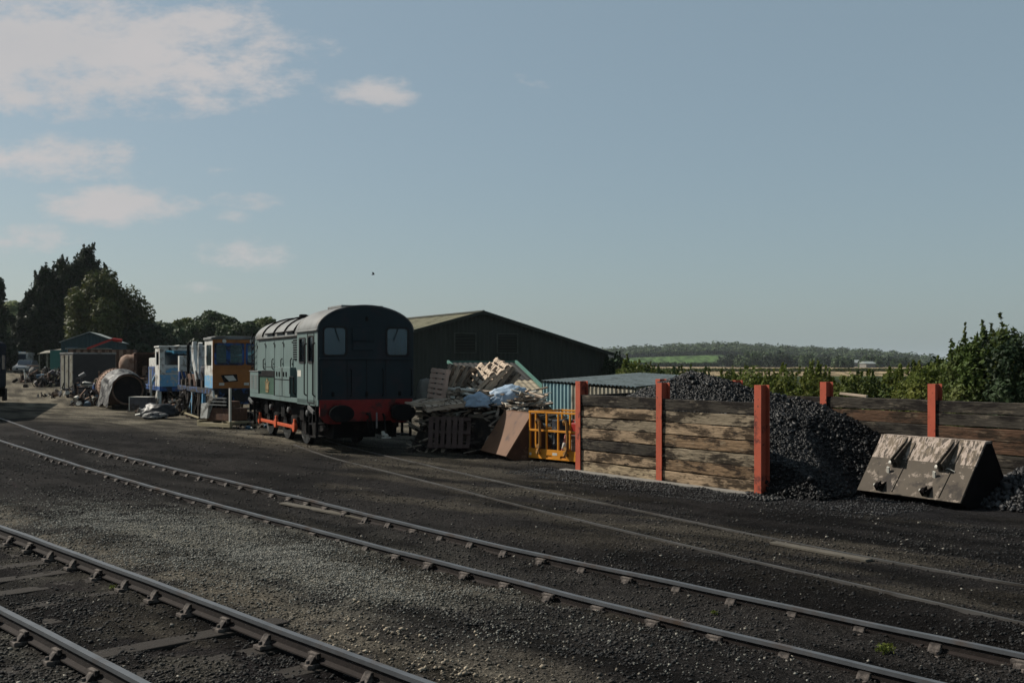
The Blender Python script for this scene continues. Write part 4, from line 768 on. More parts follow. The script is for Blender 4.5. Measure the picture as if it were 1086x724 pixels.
timber_stuff('broken_boards', 'grey boards lying across the left part of the scrap heap', 50, lambda r: onm(r, -1.1, .2, -1.1, .3, .12), [m_pale, m_pale2], 4, .5, 1.5, .08)
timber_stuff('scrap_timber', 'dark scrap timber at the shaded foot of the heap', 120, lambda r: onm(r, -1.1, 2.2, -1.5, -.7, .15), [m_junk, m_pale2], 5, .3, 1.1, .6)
# flat boards lying between the rails
m_oldb = mat('dusty_board', (.15, .135, .11), rough=.95, var=.3, scale=3)
def flatb(px0, py0, px1, py1, wd, label):
    p, q = GP(px0, py0, .0), GP(px1, py1, .0); o = MB().beam(p - (p + q) / 2, q - (p + q) / 2, wd, .03).build('board', m_oldb, None, bevel=.004); m_ = (p + q) / 2; o.location = (m_.x, m_.y, gz(m_.x, m_.y) + .02); tag(o, label, 'board')
flatb(300, 524, 396, 541, .16, 'flat grey board lying on the cinders beyond the middle track'); flatb(820, 576, 922, 595, .14, 'flat dusty board lying beside the sunken siding rail')
flatb(1066, 505, 1086, 508, .1, 'short plank end lying on the coal at the right edge') if False else None

# ------------------------------------------------------------------ foliage
def leafmat(name, c, c2, tr=.25, rough=.6):
    c = tuple(x * 1.6 for x in c); c2 = tuple(x * 1.6 for x in c2)
    m = mat(name, c, rough=rough, var=.3, scale=1.3, c2=c2, c2scale=.9, lo=.42, hi=.6, bump=0, spec=.1, transl=tr); return m
m_leaf = leafmat('leaf_mid', (.06, .09, .022), (.09, .105, .028)); m_leafd = leafmat('leaf_dark', (.018, .032, .014), (.028, .045, .018), .12); m_leafy = leafmat('leaf_olive', (.05, .068, .02), (.075, .08, .024))
m_leafb = leafmat('leaf_bright', (.105, .135, .028), (.14, .15, .035), .35); m_leafw = leafmat('leaf_willow', (.2, .25, .12), (.24, .26, .13), .35); m_leaff = leafmat('leaf_far', (.04, .068, .026), (.06, .085, .032), .15)
m_bark = mat('bark', (.07, .055, .042), rough=.95, var=.3, scale=5, bump=.6, stretch=(4, 4, 1))
def leaves(name, P, Nv, size, m, parent, seed, asp=.55):
    rs = np.random.RandomState(seed); n = len(P); Nv = Nv / np.linalg.norm(Nv, axis=1)[:, None]; r = rs.randn(n, 3); u = np.cross(Nv, r); u /= np.linalg.norm(u, axis=1)[:, None] + 1e-9; v = np.cross(Nv, u)
    s = (size * (.6 + .8 * rs.rand(n)))[:, None]; V = np.stack([P - u * s, P + v * s * asp, P + u * s, P - v * s * asp], 1).reshape(-1, 3)
    return np_mesh(name, V, np.arange(4 * n).reshape(-1, 4), m, parent=parent)
def blobleaves(blobs, n, seed, up=.5):
    rs = np.random.RandomState(seed); B = np.array(blobs, float); wv = (B[:, 3] * B[:, 4] * B[:, 5]) ** .66; k = rs.choice(len(B), n, p=wv / wv.sum()); d = rs.randn(n, 3); d /= np.linalg.norm(d, axis=1)[:, None]
    rr = rs.rand(n) ** .35; P = B[k, :3] + d * B[k, 3:] * rr[:, None]; Nv = d + rs.randn(n, 3) * .7; Nv[:, 2] += up; return P, Nv
def limb(q, p0, p1, r0, r1, rnd, n=4):
    p0 = Vector(p0); p1 = Vector(p1); L_ = (p1 - p0).length; prev = p0
    for i in range(1, n + 1):
        t = i / n; p = p0.lerp(p1, t) + Vector([rnd.uniform(-1, 1) * L_ * .04 * (i < n) for _ in range(3)]); q.tube(prev, p, r0 + (r1 - r0) * (i - 1) / n, 7, r0 + (r1 - r0) * t, cap=False); prev = p
def tree(name, label, loc, H, W, kind, m, n, leaf, seed, group=None, cat='tree', trunk=True, D=None, spr=None):
    rnd = random.Random(seed); D = D or W; t = thing(name, label, cat, loc, rnd.uniform(0, .1), group); bl = []
    if kind == 'round':
        for i in range(34):
            th, ph = rnd.uniform(0, 2 * PI), math.asin(rnd.uniform(-.5, 1)); r = rnd.uniform(.5, .78); b = rnd.uniform(.15, .27) * W * .5 * 1.25
            bl.append((W / 2 * r * math.cos(th) * math.cos(ph), D / 2 * r * math.sin(th) * math.cos(ph), H * .56 + H * .42 * r * math.sin(ph), b, b, b * .85))
        bl.append((0, 0, H * .55, W * .3, D * .3, H * .27))
    elif kind == 'conifer':
        for i in range(130):
            z = rnd.uniform(.06, .97) ** .9; rr = W / 2 * (1 - z ** 2.6) * .9 + .03 * W; th = rnd.uniform(0, 2 * PI); r = rr * rnd.uniform(.55, .95); b = W * rnd.uniform(.045, .10) * (1.25 - z * .6)
            bl.append((r * math.cos(th), r * math.sin(th), z * H, b, b, b * rnd.uniform(1.4, 2.4)))
        for i in range(8): bl.append((0, 0, H * (.1 + .8 * i / 8), W * .33 * (1 - (i / 8) ** 1.7) + .1, W * .33 * (1 - (i / 8) ** 1.7) + .1, H * .09))
    elif kind == 'bush':
        for i in range(26):
            th = rnd.uniform(0, 2 * PI); r = math.sqrt(rnd.random()) * .8; x, y = W / 2 * r * math.cos(th), D / 2 * r * math.sin(th); hh = H * (1 - r ** 2 * .5) * rnd.uniform(.65, 1.0); b = W * rnd.uniform(.08, .15)
            for z in (hh - b, hh * .55, hh * .22): bl.append((x, y, max(z, b * .5), b, b, b * 1.3))
    elif kind == 'hedge':
        for i in range(int(W * 4)):
            x = rnd.uniform(-W / 2, W / 2); y = rnd.uniform(-D / 2, D / 2); hh = H * rnd.uniform(.7, 1.0); 
            for z in (hh - .25, hh * .6, hh * .25): bl.append((x, y, z, .42, .42, .4))
    P, Nv = blobleaves(bl, n, seed); k = P[:, 2] > .05; P, Nv = P[k], Nv[k]
    q = MB()
    if spr: P2, N2 = sprigs(q, bl, spr[0], spr[1], seed + 500, leaf); P = np.concatenate([P, P2]); Nv = np.concatenate([Nv, N2])
    leaves('crown', P, Nv, leaf, m, t, seed, .4 if kind == 'conifer' else .55)
    if trunk:
        limb(q, (0, 0, -.2), (rnd.uniform(-.03, .03) * H, 0, H * (.9 if kind == 'conifer' else .55)), max(.03, H * .028), max(.012, H * .01), rnd, 5)
        for b_ in rnd.sample(bl, min(len(bl), 10)):
            z0 = H * .12 if kind in ('bush', 'hedge') else min(b_[2] * .7, H * .5); limb(q, (0 if kind != 'hedge' else b_[0], 0, z0 * (kind != 'hedge')), b_[:3], max(.015, H * .01), .01, rnd, 3)
        q.build('trunk', m_bark, t)
    return t, bl
def sprigs(q, bl, n, ln, seed, leaf):       # upright leafy shoots that break the outline
    rs = np.random.RandomState(seed); B = np.array(bl); top = B[np.argsort(-B[:, 2])[:max(8, len(B) // 3)]]; P = []; Nv = []
    for _ in range(n):
        b = top[rs.randint(len(top))]; x, y = b[0] + rs.uniform(-1, 1) * b[3], b[1] + rs.uniform(-1, 1) * b[4]; z = b[2] + b[5] * .5; l = ln * rs.uniform(.5, 1.2); dx, dy = rs.uniform(-.25, .25, 2)
        q.tube((x, y, z), (x + dx * l, y + dy * l, z + l), .008 if ln < 1 else .03, 4, .003)
        for k in range(max(14, int(l / leaf * 5))):
            f = rs.rand(); P.append((x + dx * l * f + rs.randn() * leaf * .55 * (1.1 - f), y + dy * l * f + rs.randn() * leaf * .55 * (1.1 - f), z + l * f)); Nv.append(rs.randn(3))
    return np.array(P), np.array(Nv)
def gp3(px, Y, dz=0): x = (px - 543) * Y / F; return (x, Y, gz(x, Y) + dz)
# left background trees
for px, Y, H, W, lb in ((92, 129, 14.6, 9.5, 'tall dark conifer, the highest tree on the left behind the teal shed'), (70, 127, 13.2, 9.0, 'dark conifer just left of the tallest one'), (50, 126, 11.9, 7.5, 'dark conifer forming the left shoulder of the conifer group'), (34, 125, 9.0, 5.5, 'lowest and leftmost conifer of the dark group')):
    tree('conifer_tree', lb, gp3(px, Y), H, W, 'conifer', m_leafd, 46000, .22, int(px), 'dark conifers behind the teal shed', spr=(90, .8))
tree('broadleaf_tree', 'olive broadleaf tree with rounded crown in front of the tall conifer', gp3(112, 112), 11.2, 12.2, 'bush', m_leafy, 60000, .19, 13)
tree('willow_tree', 'pale green willow at the far left above the parked car', gp3(16, 150), 10.6, 9, 'round', m_leafw, 24000, .22, 14)
tree('conifer_tree', 'dark tree cut by the left edge of the picture', gp3(-13, 118), 12.8, 6.4, 'conifer', m_leafd, 22000, .24, 15)
tree('broadleaf_tree', 'dark tree standing behind the camper van', gp3(36, 138), 5.4, 8, 'bush', m_leaff, 20000, .25, 16)
tree('broadleaf_tree', 'low broad tree behind the rusty boilers', gp3(150, 112), 5.6, 9, 'bush', m_leafd, 22000, .25, 17)
for i, (px, Y, H, W, m, lb) in enumerate([(172, 135, 6.3, 8, m_leaff, 'low round tree just right of the olive broadleaf tree'), (197, 150, 7.4, 7, m_leaf, 'small airy tree above the white machine cab'), (226, 148, 8.5, 9, m_leaff, 'round tree behind the orange cab, tallest of the low row'),
        (254, 140, 7.0, 7, m_leaff, 'tree beside the nose of the green shunter'), (282, 150, 8.0, 9, m_leaf, 'tree just hidden behind the bonnet of the green shunter'), (184, 165, 7.2, 9, m_leaff, 'farther tree between the olive tree and the airy one'), (140, 150, 7, 10, m_leafd, 'dark tree behind the olive broadleaf tree')]):
    tree('broadleaf_tree', lb, gp3(px, Y), H, W, 'round', m, 15000, .26, 20 + i, 'low row of trees behind the yard')
for i, (px, Y, W) in enumerate([(170, 118, 12), (215, 120, 13), (255, 120, 12), (60, 130, 12)]):
    tree('hedge', ['dark hedge behind the boilers', 'dark hedge behind the white machine', 'dark hedge behind the orange cab', 'dark undergrowth at the foot of the tall conifer'][i], gp3(px, Y), 3.6, W, 'hedge', m_leafd, 14000, .22, 40 + i, cat='hedge', trunk=False, D=3)
# right bushes
for i, (px, Y, H, W, m, n, lf, lb) in enumerate([
    (1062, 25.0, 3.55, 3.0, m_leaf, 26000, .055, 'tall leafy bush at the right edge behind the rear wall'), (1112, 23.5, 3.6, 3.2, m_leafd, 24000, .055, 'dark bush partly outside the right edge'), (1010, 27.5, 2.75, 2.8, m_leafb, 20000, .055, 'bush left of the tall leafy one, bright tops'),
    (968, 30, 2.6, 2.8, m_leafb, 15000, .055, 'rounded bush above the second rear red post'), (930, 30.5, 2.4, 2.9, m_leaf, 13000, .055, 'bush right of the first tall rear post'), (888, 31.5, 2.4, 2.9, m_leafb, 13000, .055, 'yellow green bush behind the first tall rear post'),
    (845, 32, 2.38, 2.9, m_leafb, 13000, .055, 'yellow green bush behind the slope of the coal heap'), (805, 33, 2.42, 2.8, m_leafb, 12000, .06, 'yellow green bush right behind the small rear post'), (1040, 33, 3.1, 4, m_leafd, 15000, .08, 'dark bush farther back between the two tallest right bushes'),
    (765, 46, 2.2, 4.2, m_leaf, 10000, .08, 'bush seen over the crest of the coal heap'), (715, 50, 2.2, 4.2, m_leaf, 10000, .08, 'bush left of the coal crest'), (672, 52, 2.35, 3.6, m_leafb, 10000, .08, 'bush just right of the barn corner'), (655, 75, 2.9, 3.5, m_leafd, 8000, .1, 'darker bush against the barn corner'), (690, 80, 2.2, 6, m_leaf, 8000, .12, 'low bush farther behind the corrugated store')]):
    tree('bush', lb, gp3(px, Y), H - (.02 if 3 <= i <= 7 else 0), W * 1.1, 'bush', m, int(n * 1.6), lf, 60 + i, 'bushes behind the coal bays', 'bush', spr=(60 if i in (0, 1, 2, 3, 8) else 44, .42 if Y < 40 else .6))
# field hedges, mid trees, far wood
def strip(name, label, x0, x1, Yf, hgt, m, n, lf, seed, kind=None, cat='hedge', dep=3):
    rs = np.random.RandomState(seed); u = x0 + (x1 - x0) * rs.rand(n); Y = (Yf(u) if callable(Yf) else Yf) + rs.uniform(-dep, dep, n); X = (u - 543) * Y / F; hh = hgt * (.75 + .5 * vnoise(u, u * 0, .35) + .3 * (vnoise(u, u * 0, 1.5) - .5)); z = ground_z(X, Y) + hh * rs.rand(n) ** .7
    Nv = rs.randn(n, 3); Nv[:, 2] += .8; o = leaves(name, np.stack([X, Y, z], -1), Nv, lf, m, None, seed); return tag(o, label, cat, None, kind)
strip('field_hedge', 'dark hedge line at the far side of the tan field', 560, 1060, 690, 2.4, m_leaff, 26000, .9, 5)
strip('field_hedge', 'hedge line along the near side of the tan field', 560, 1100, 300, .8, m_leafy, 16000, .3, 6, dep=4)
strip('field_hedge', 'hedge along the top of the green hill field', 560, 800, 1020, 5, m_leaff, 9000, 1.4, 7, dep=6)
rs = np.random.RandomState(77); mid = []
k = 0
for i, (px, Y, H, W) in enumerate([(775, 640, 8.5, 17), (792, 600, 9.5, 18), (808, 620, 10, 20), (826, 590, 9.5, 18), (843, 630, 8.5, 17), (858, 600, 8.5, 14), (874, 650, 8, 15), (893, 560, 6.5, 13), (925, 580, 7.5, 15), (942, 630, 7, 17), (958, 600, 6, 14), (905, 680, 7, 14)]):
    lbs = ['leftmost of the field trees beyond the hedge', 'second field tree from the left', 'tallest rounded field tree beyond the tan field', 'wide field tree right of the tallest one', 'field tree left of the farm roofs', 'small field tree close to the tan field edge', 'field tree just left of the grey farm roof', 'low field tree below the farm roofs', 'field tree just right of the farm roofs', 'field tree second from the right', 'last field tree to the right', 'field tree behind the farm building']
    tree('field_tree', lbs[i], gp3(px, Y), H, W, 'bush', m_leaff if i % 3 else m_leafd, 2600, .95, 100 + i, 'trees in the far fields')
V = []; rs = np.random.RandomState(8); nT = 1500; u = rs.uniform(545, 1010, nT); Yt = rs.uniform(1040, 1650, nT); Xt = (u - 543) * Yt / F; zt = ground_z(Xt, Yt); keep = (u < 985); u, Yt, Xt, zt = u[keep], Yt[keep], Xt[keep], zt[keep]
bl = [(x, y, z + 2.4 + 3.6 * r * r, 5.5 + 5 * r, 5.5 + 5 * r, 2.6 + 4 * r * r) for x, y, z, r in zip(Xt, Yt, zt, rs.rand(len(Xt)))]
P, Nv = blobleaves(bl, 110000, 4, 1.0); o = leaves('far_wood', P, Nv, 1.5, m_leaff, None, 4); tag(o, 'far off wood covering the low hill on the horizon', 'wood', None, 'stuff')
u = rs.uniform(-250, 560, 900); Yt = rs.uniform(230, 420, 900); Xt = (u - 543) * Yt / F; bl = [(x, y, float(z) + 3.2, 5, 5, 3.4) for x, y, z in zip(Xt, Yt, ground_z(Xt, Yt))]
P, Nv = blobleaves(bl, 60000, 5, 1.0); o = leaves('far_wood', P, Nv, .9, m_leaff, None, 5); tag(o, 'dark wood closing the view behind the yard on the left', 'wood', None, 'stuff')
fh = thing('farm_building', 'low grey roofed farm building among the far trees', 'building', gp3(902, 670, 0), .1); MB().bb((-8, -4, 0), (8, 4, 2.8)).build('wall', m_conc, fh); MB().prism([(-4.5, 2.7), (4.5, 2.7), (0, 4.6)], -8.4, 8.4, 'x').build('roof', m_cor3, fh)
fh = thing('farm_building', 'second smaller farm roof right of the grey roofed building', 'building', gp3(920, 570, 0), .3); MB().bb((-3, -3, 0), (3, 3, 2.2)).build('wall', m_conc, fh); MB().prism([(-3.4, 2.1), (3.4, 2.1), (0, 3.4)], -3.4, 3.4, 'x').build('roof', m_cor3, fh)
# small weeds by the rails
def weed(px, py, r, n, label, seed):
    p = GP(px, py, 0); rs = np.random.RandomState(seed); th = rs.rand(n) * 2 * PI; rr = rs.rand(n) * r; P = np.stack([rr * np.cos(th), rr * np.sin(th), rs.rand(n) * r * .7 + .01], 1); Nv = rs.randn(n, 3) + [0, 0, 1.2]
    o = leaves('weed', P, Nv, .016, m_leafb, None, seed); o.location = (p.x, p.y, gz(p.x, p.y)); tag(o, label, 'weed')
weed(938, 673, .09, 160, 'small bright green weed between the rails at the lower right', 1); weed(758, 633, .04, 40, 'tiny weed near the middle of the middle track', 2)
weed(85, 600, .07, 40, 'sparse weed between the nearest rails on the left', 3); weed(120, 622, .05, 40, 'sparse weed between the nearest rails, the nearer one', 4)
# ------------------------------------------------------------------ machines on the siding behind the shunter
m_org = mat('weathered_orange', (.46, .18, .05), rough=.65, var=.22, scale=2, c2=(.12, .05, .025), c2scale=1.8, lo=.52, hi=.68); m_mblue = mat('machine_blue', (.035, .13, .40), rough=.6, var=.25, scale=3, c2=(.025, .03, .05), c2scale=2.4, lo=.44, hi=.56, c3=(.14, .10, .08), c3scale=4)
m_white = mat('machine_white', (.85, .85, .8), rough=.6, var=.1, scale=3, c2=(.35, .31, .26), c2scale=2.6, lo=.5, hi=.62, c3=(.2, .13, .09), c3scale=5, lo3=.6, hi3=.68); m_lblue = mat('machine_light_blue', (.2, .5, .8), rough=.6, var=.15, scale=3, c2=(.55, .58, .56), c2scale=4, lo=.52, hi=.58)
m_timber = mat('skid_timber', (.42, .36, .23), rough=.9, var=.2, scale=4)
tm = thing('track_machine', 'track maintenance machine with brown orange cab end and blue skirt behind the shunter', 'rail machine', (-10.95, 42.57, 0), LRZ)
w1 = rrect(.08, 1.2, 2.36, 3.2, .08); w2 = rrect(-1.12, -.06, 2.36, 3.2, .08)
MB().plate([(-1.3, 1.38), (1.3, 1.38), (1.3, 3.42), (-1.3, 3.42)], [w1, w2], 0, .05, 'x').build('cab_end', m_org, tm, bevel=.01)
q = MB(); q.bb((-.03, -1.32, 3.36), (1.95, 1.36, 3.46)); q.bb((.0, -1.2, 3.46), (1.9, 1.2, 3.5)); q.build('roof', m_roof, tm, bevel=.02)
MB().bb((-.04, -1.28, 3.22), (.0, 1.28, 3.35)).bb((-.03, -1.3, 2.22), (0, 1.3, 2.28)).bb((-.03, -1.3, 1.38), (0, 1.3, 1.46)).build('panel_trim', m_org, tm)
for w_, a, b in ((w1, .08, 1.2), (w2, -1.12, -.06)):
    f_ = MB().plate(rrect(a - .04, b + .04, 2.32, 3.24, .1), [rrect(a + .04, (a + b) / 2 - .04, 2.42, 3.15, .05), rrect((a + b) / 2 + .12, b - .04, 2.42, 3.15, .05)], -.02, .03, 'x').build('window_frame', m_mblue, tm); MB().bb((.006, a, 2.36), (.014, b, 3.2)).build('pane', m_glass, f_)
for y in (.85, -.25): MB().lathe([(.07, -.06), (.08, -.04), (.08, 0)], (-.02, y, 3.29), 'x', 14).build('headlamp', m_cream, tm)
MB().prism([(.3, 1.66), (.86, 1.62), (.98, 1.92), (.34, 1.95)], -.03, 0.0, 'x').build('headlamp_panel', m_black, tm); MB().prism([(.36, 1.7), (.66, 1.67), (.86, 1.88), (.5, 1.9)], -.045, -.031, 'x').build('number_board', m_cream, tm)
for y in (.95, -.05): MB().bb((-.04, y - .1, 1.5), (-.01, y + .1, 1.6)).build('lamp', m_cream, tm)
MB().lathe([(.14, -.05), (.17, 0)], (-.01, -.4, 1.78), 'x', 16).build('horn_grille', m_black, tm)
for s in (1, -1):
    wv = rrect(.3, 1.5, 2.3, 3.15, .08); sd = MB().plate([(.05, 1.9), (1.9, 1.9), (1.9, 3.36), (.05, 3.36)], [wv], s * 1.26, s * 1.3, 'y').build('cab_side', m_white, tm); MB().prism(wv, s * 1.272, s * 1.28, 'y').build('pane', m_glass, sd)
    MB().bb((.05, s * 1.26, 1.38), (1.9, s * 1.3, 1.9)).build('lower_side', m_lblue, tm)
MB().bb((1.86, -1.26, 1.4), (1.9, 1.26, 2.3)).bb((.4, -1.0, 1.4), (1.6, -.2, 2.4)).build('cab_interior', m_mblue, tm)
m_frame = mat('machine_frame_dirty', (.03, .09, .25), rough=.8, var=.3, scale=3, c2=(.02, .018, .017), c2scale=2.6, lo=.42, hi=.5, c3=(.22, .16, .12), c3scale=5, lo3=.6, hi3=.66)
MB().bb((0, -1.3, 1.12), (9.6, 1.3, 1.34)).bb((-.05, -1.25, .72), (.15, 1.1, 1.36)).build('main_frame', m_frame, tm, bevel=.02)
q = MB(); q.lathe([(.42, -.07), (.42, .07)], (1.2, .75, .42), 'y', 24).lathe([(.42, -.07), (.42, .07)], (1.2, -.75, .42), 'y', 24); q.build('wheel', m_black, tm)
q = MB(); q.lathe([(.42, -.07), (.42, .07)], (7.6, .75, .42), 'y', 24).lathe([(.42, -.07), (.42, .07)], (7.6, -.75, .42), 'y', 24); q.build('wheel', m_black, tm)
MB().bb((-.1, .55, .02), (.55, 1.3, .95)).bb((.6, 1.0, .25), (1.8, 1.25, 1.0)).build('rail_guard', m_black, tm, bevel=.05)
for y in (.8, -.8): MB().lathe([(.12, -.45), (.12, -.1)], (0, y, .95), 'x', 12).lathe([(.22, -.5), (.22, -.45)], (0, y, .95), 'x', 18).build('buffer', m_black, tm)
# things carried on its bed
MB().lathe([(.42, 0), (.45, .05), (.45, .85), (.42, .9)], (3.6, .75, 1.36), 'z', 20).build('tank', m_mblue, tm, smooth=True)
MB().bb((8.9, .85, 1.36), (9.35, 1.32, 2.0)).build('control_cabinet', m_mblue, tm, bevel=.02); MB().bb((8.9, .85, 2.0), (9.35, 1.32, 2.75)).build('control_cabinet', m_white, tm, bevel=.02)
MB().path([(7.6, 1.1, 1.4), (7.6, 1.1, 3.25)], .07, 10).path([(7.6, 1.1, 3.25), (7.6, 1.02, 3.4)], .06).build('exhaust', m_black, tm)
MB().path([(4.6, 1.1, 1.4), (4.9, 1.15, 2.0), (5.3, 1.18, 2.5), (5.6, 1.15, 3.0), (5.7, 1.1, 3.35)], .12, 10).path([(4.2, 1.1, 3.3), (4.4, 1.1, 2.6), (4.3, 1.1, 1.9)], .1, 8).build('boom', m_white, tm)
MB().bb((5.0, .3, 1.36), (7.2, 1.2, 1.9)).bb((5.4, -.6, 1.36), (7.0, .3, 2.6)).build('engine_housing', m_rust, tm, bevel=.03)
q = MB()
for x, l in ((2.2, .9), (3.3, 1.0), (5.0, .95), (6.6, 1.0), (8.5, .9)): q = MB(); q.bb((x, 1.2, .15), (x + .16, 1.34, 1.1)); q.beam((x + .1, 1.3, .95), (x + .9, 1.32, .3), .06, .06); q.build('stabiliser', m_lblue if x in (2.2, 5.0) else m_junk, tm)
for x in (2.6, 4.4, 5.8): MB().path([(x, 1.36, 1.05), (x - .2, 1.42, .6), (x, 1.4, .15)], .05, 6).bb((x + .2, 1.05, .15), (x + 1.1, 1.3, .95)).build('tamping_unit', m_junk, tm)
for x in (2.5, 3.9, 5.6, 6.9, 8.2): MB().bb((x, 1.0, 1.36), (x + .35, 1.3, 1.36 + .25 + .1 * (x % 1))).tube((x, 1.2, 1.5), (x + .5, 1.25, 2.0), .04, 6).build('fitting', m_junk, tm)
MB().beam((2.1, 1.5, .1), (8.5, 1.5, .16), .05, .07).build('guide_rail', m_timber, tm)
# white and blue machine behind it
om = Vector((-10.95, 42.57, 0)) + LD * 12.5 + Vector((-.6, 0, 0))
wm = thing('track_machine', 'white and blue rail machine with a square cab behind the brown orange one', 'rail machine', om, LRZ)
wz = rrect(-.35, .95, 2.3, 3.05, .08); MB().plate([(-1.1, 1.8), (1.2, 1.8), (1.2, 3.22), (-1.1, 3.22)], [wz], 0, .05, 'x').build('cab_end', m_white, wm, bevel=.02); MB().prism(wz, .02, .03, 'x').build('windscreen', m_glass, wm)
MB().bb((0, -1.1, 1.2), (.05, 1.2, 1.8)).build('lower_panel', m_lblue, wm); MB().bb((-.04, .2, 1.9), (0, .9, 2.15)).bb((-.04, -.9, 1.5), (0, -.4, 1.9)).build('access_panel', m_lblue, wm)
for s in (1.2, -1.1): MB().plate([(.05, 1.9), (1.8, 1.9), (1.8, 3.2), (.05, 3.2)], [rrect(.3, 1.4, 2.3, 3.0, .06)], s - .04, s, 'y').bb((.05, s - .04, 1.2), (1.8, s, 1.9)).build('cab_side', m_white, wm)
MB().bb((-.05, -1.15, 3.2), (1.9, 1.25, 3.3)).build('roof', m_white, wm, bevel=.03); MB().bb((1.76, -1.1, 1.2), (1.8, 1.2, 2.9)).bb((.6, -.6, 1.2), (1.4, .2, 2.3)).build('cab_interior', m_black, wm)
for y in (.7, -.6): MB().lathe([(.06, -.05), (.07, 0)], (-.01, y, 3.13), 'x', 12).build('headlamp', m_black, wm)
MB().bb((0, -1.2, .95), (8, 1.2, 1.2)).bb((1.9, -1.0, 1.2), (6.5, 1.0, 2.2)).build('body', m_mblue, wm, bevel=.03); MB().bb((2.4, -.9, 2.2), (7, .9, 2.7)).build('engine_cover', m_white, wm, bevel=.04)
for x in (1.3, 6.5): MB().lathe([(.42, -.07), (.42, .07)], (x, .75, .42), 'y', 20).lathe([(.42, -.07), (.42, .07)], (x, -.75, .42), 'y', 20).build('wheel', m_black, wm)
MB().bb((.1, 1.1, .1), (.26, 1.3, 1.0)).build('stabiliser', m_white, wm); MB().beam((.3, 1.25, .9), (1.2, 1.25, .1), .12, .3).build('stabiliser', m_white, wm); MB().beam((-.1, -.4, .9), (-.5, -.6, .2), .08, .2).build('stabiliser', m_white, wm)
vb = thing('box_van', 'pale roofed box van just showing behind the white machine cab', 'van body', PX(204, 76, 0), LRZ); MB().bb((0, -1.3, .9), (5, 1.3, 3.55)).build('body', m_white, vb, bevel=.03); MB().prism([(-1.4, 3.5), (1.4, 3.5), (.9, 3.72), (-.9, 3.72)], -.1, 5.1, 'x').build('roof', m_cream, vb); MB().bb((.2, -1.2, .2), (4.8, 1.2, .9)).build('underframe', m_black, vb)
# engine on a timber skid
es = thing('engine_skid', 'old engine block on a pale timber skid with white corner posts beside the shunter nose', 'engine', (-10.75, 38.9, gz(-10.75, 38.9)), R(-38))
q = MB(); q.bb((-.9, -.62, .06), (1.1, -.5, .2)); q.bb((-.9, .5, .06), (1.1, .62, .2)); q.bb((-.9, -.62, .2), (-.76, .62, .28)); q.bb((.96, -.62, .2), (1.1, .62, .28)); q.build('skid', m_timber, es, bevel=.01)
MB().bb((-.6, -.4, .28), (.8, .4, .75)).bb((-.5, -.3, .75), (.5, .3, 1.0)).tube((-.62, 0, .5), (-.85, 0, .5), .26, 16).build('engine_block', m_rust, es, bevel=.03)
q = MB()
for i in range(4): q.lathe([(.1, .75), (.12, .8), (.12, 1.02), (.08, 1.06)], (-.42 + i * .28, -.28, 0), n=12)
q.build('cylinder', m_black, es); q = MB()
for y in (-.56, .56): q.bb((1.0, y - .035, .2), (1.07, y + .035, 1.5))
q.build('post', m_cream, es)
MB().prism([(-.85, .35), (-.45, .35), (-.3, 1.15), (-.12, 1.4), (-.05, 1.1), (-.35, .95), (-.8, .9)], -.5, -.42, 'y').build('cover_panel', m_white, es)
for z in (.85, .97, 1.1): MB().bb((-.3, -.5, z), (.7, -.45, z + .04)).build('pipe', m_roof, es)
# ------------------------------------------------------------------ scrap along the yard road
m_tarp = mat('black_tarp', (.025, .027, .03), rough=.45, var=.3, scale=4, bump=.8, bscale=5, c2=(.07, .075, .08), c2scale=1.8, lo=.6, hi=.68); m_gtarp = mat('grey_silver_tarp', (.26, .26, .25), rough=.6, var=.3, scale=3, c2=(.04, .04, .045), c2scale=3.5, lo=.46, hi=.54, bump=1, bscale=6); m_gbox = mat('grey_box', (.15, .14, .15), rough=.7, var=.2, c2=(.08, .06, .05))
m_rustp = mat('pink_rust', (.38, .25, .18), rough=.85, var=.25, scale=3, c2=(.20, .10, .06), c2scale=2.4, bump=.2)
bx = PX(151, 50.5); t = thing('equipment_box', 'flat grey metal box standing on two planks by the yard road', 'box', (bx.x, 50.5, gz(bx.x, 50.5)), R(-14)); MB().bb((-.5, -.3, .1), (.5, .3, .72)).build('body', m_gbox, t, bevel=.01); MB().bb((-.53, -.33, .72), (.53, .33, .75)).bb((-.53, -.33, .1), (-.49, -.3, .72)).build('lid', m_cream, t); MB().bb((-.6, -.34, 0), (.5, -.2, .1)).bb((-.6, .2, 0), (.5, .34, .1)).build('plank', m_pale2, t)
bx = PX(143, 51.5); t = thing('crate', 'small battered crate just left of the grey metal box', 'crate', (bx.x, 51.5, gz(bx.x, 51.5)), R(-14)); MB().bb((-.22, -.2, 0), (.22, .2, .38)).build('box', m_pale2, t); MB().bb((-.24, -.22, .3), (.24, .22, .36)).build('rim', m_timber, t)
p_ = PX(168, 45.2); soft('tarpaulin', 'crumpled black tarpaulin over a low load at the road edge', 'tarpaulin', (p_.x, 45.2, .22), (.85, .5, .42), m_tarp, 12, k=.12)
p_ = PX(160, 44.2); soft('tarpaulin', 'small grey folded end of tarpaulin in front of the black one', 'tarpaulin', (p_.x + .1, 44.5, .1), (.55, .22, .22), m_gtarp, 14, k=.14)
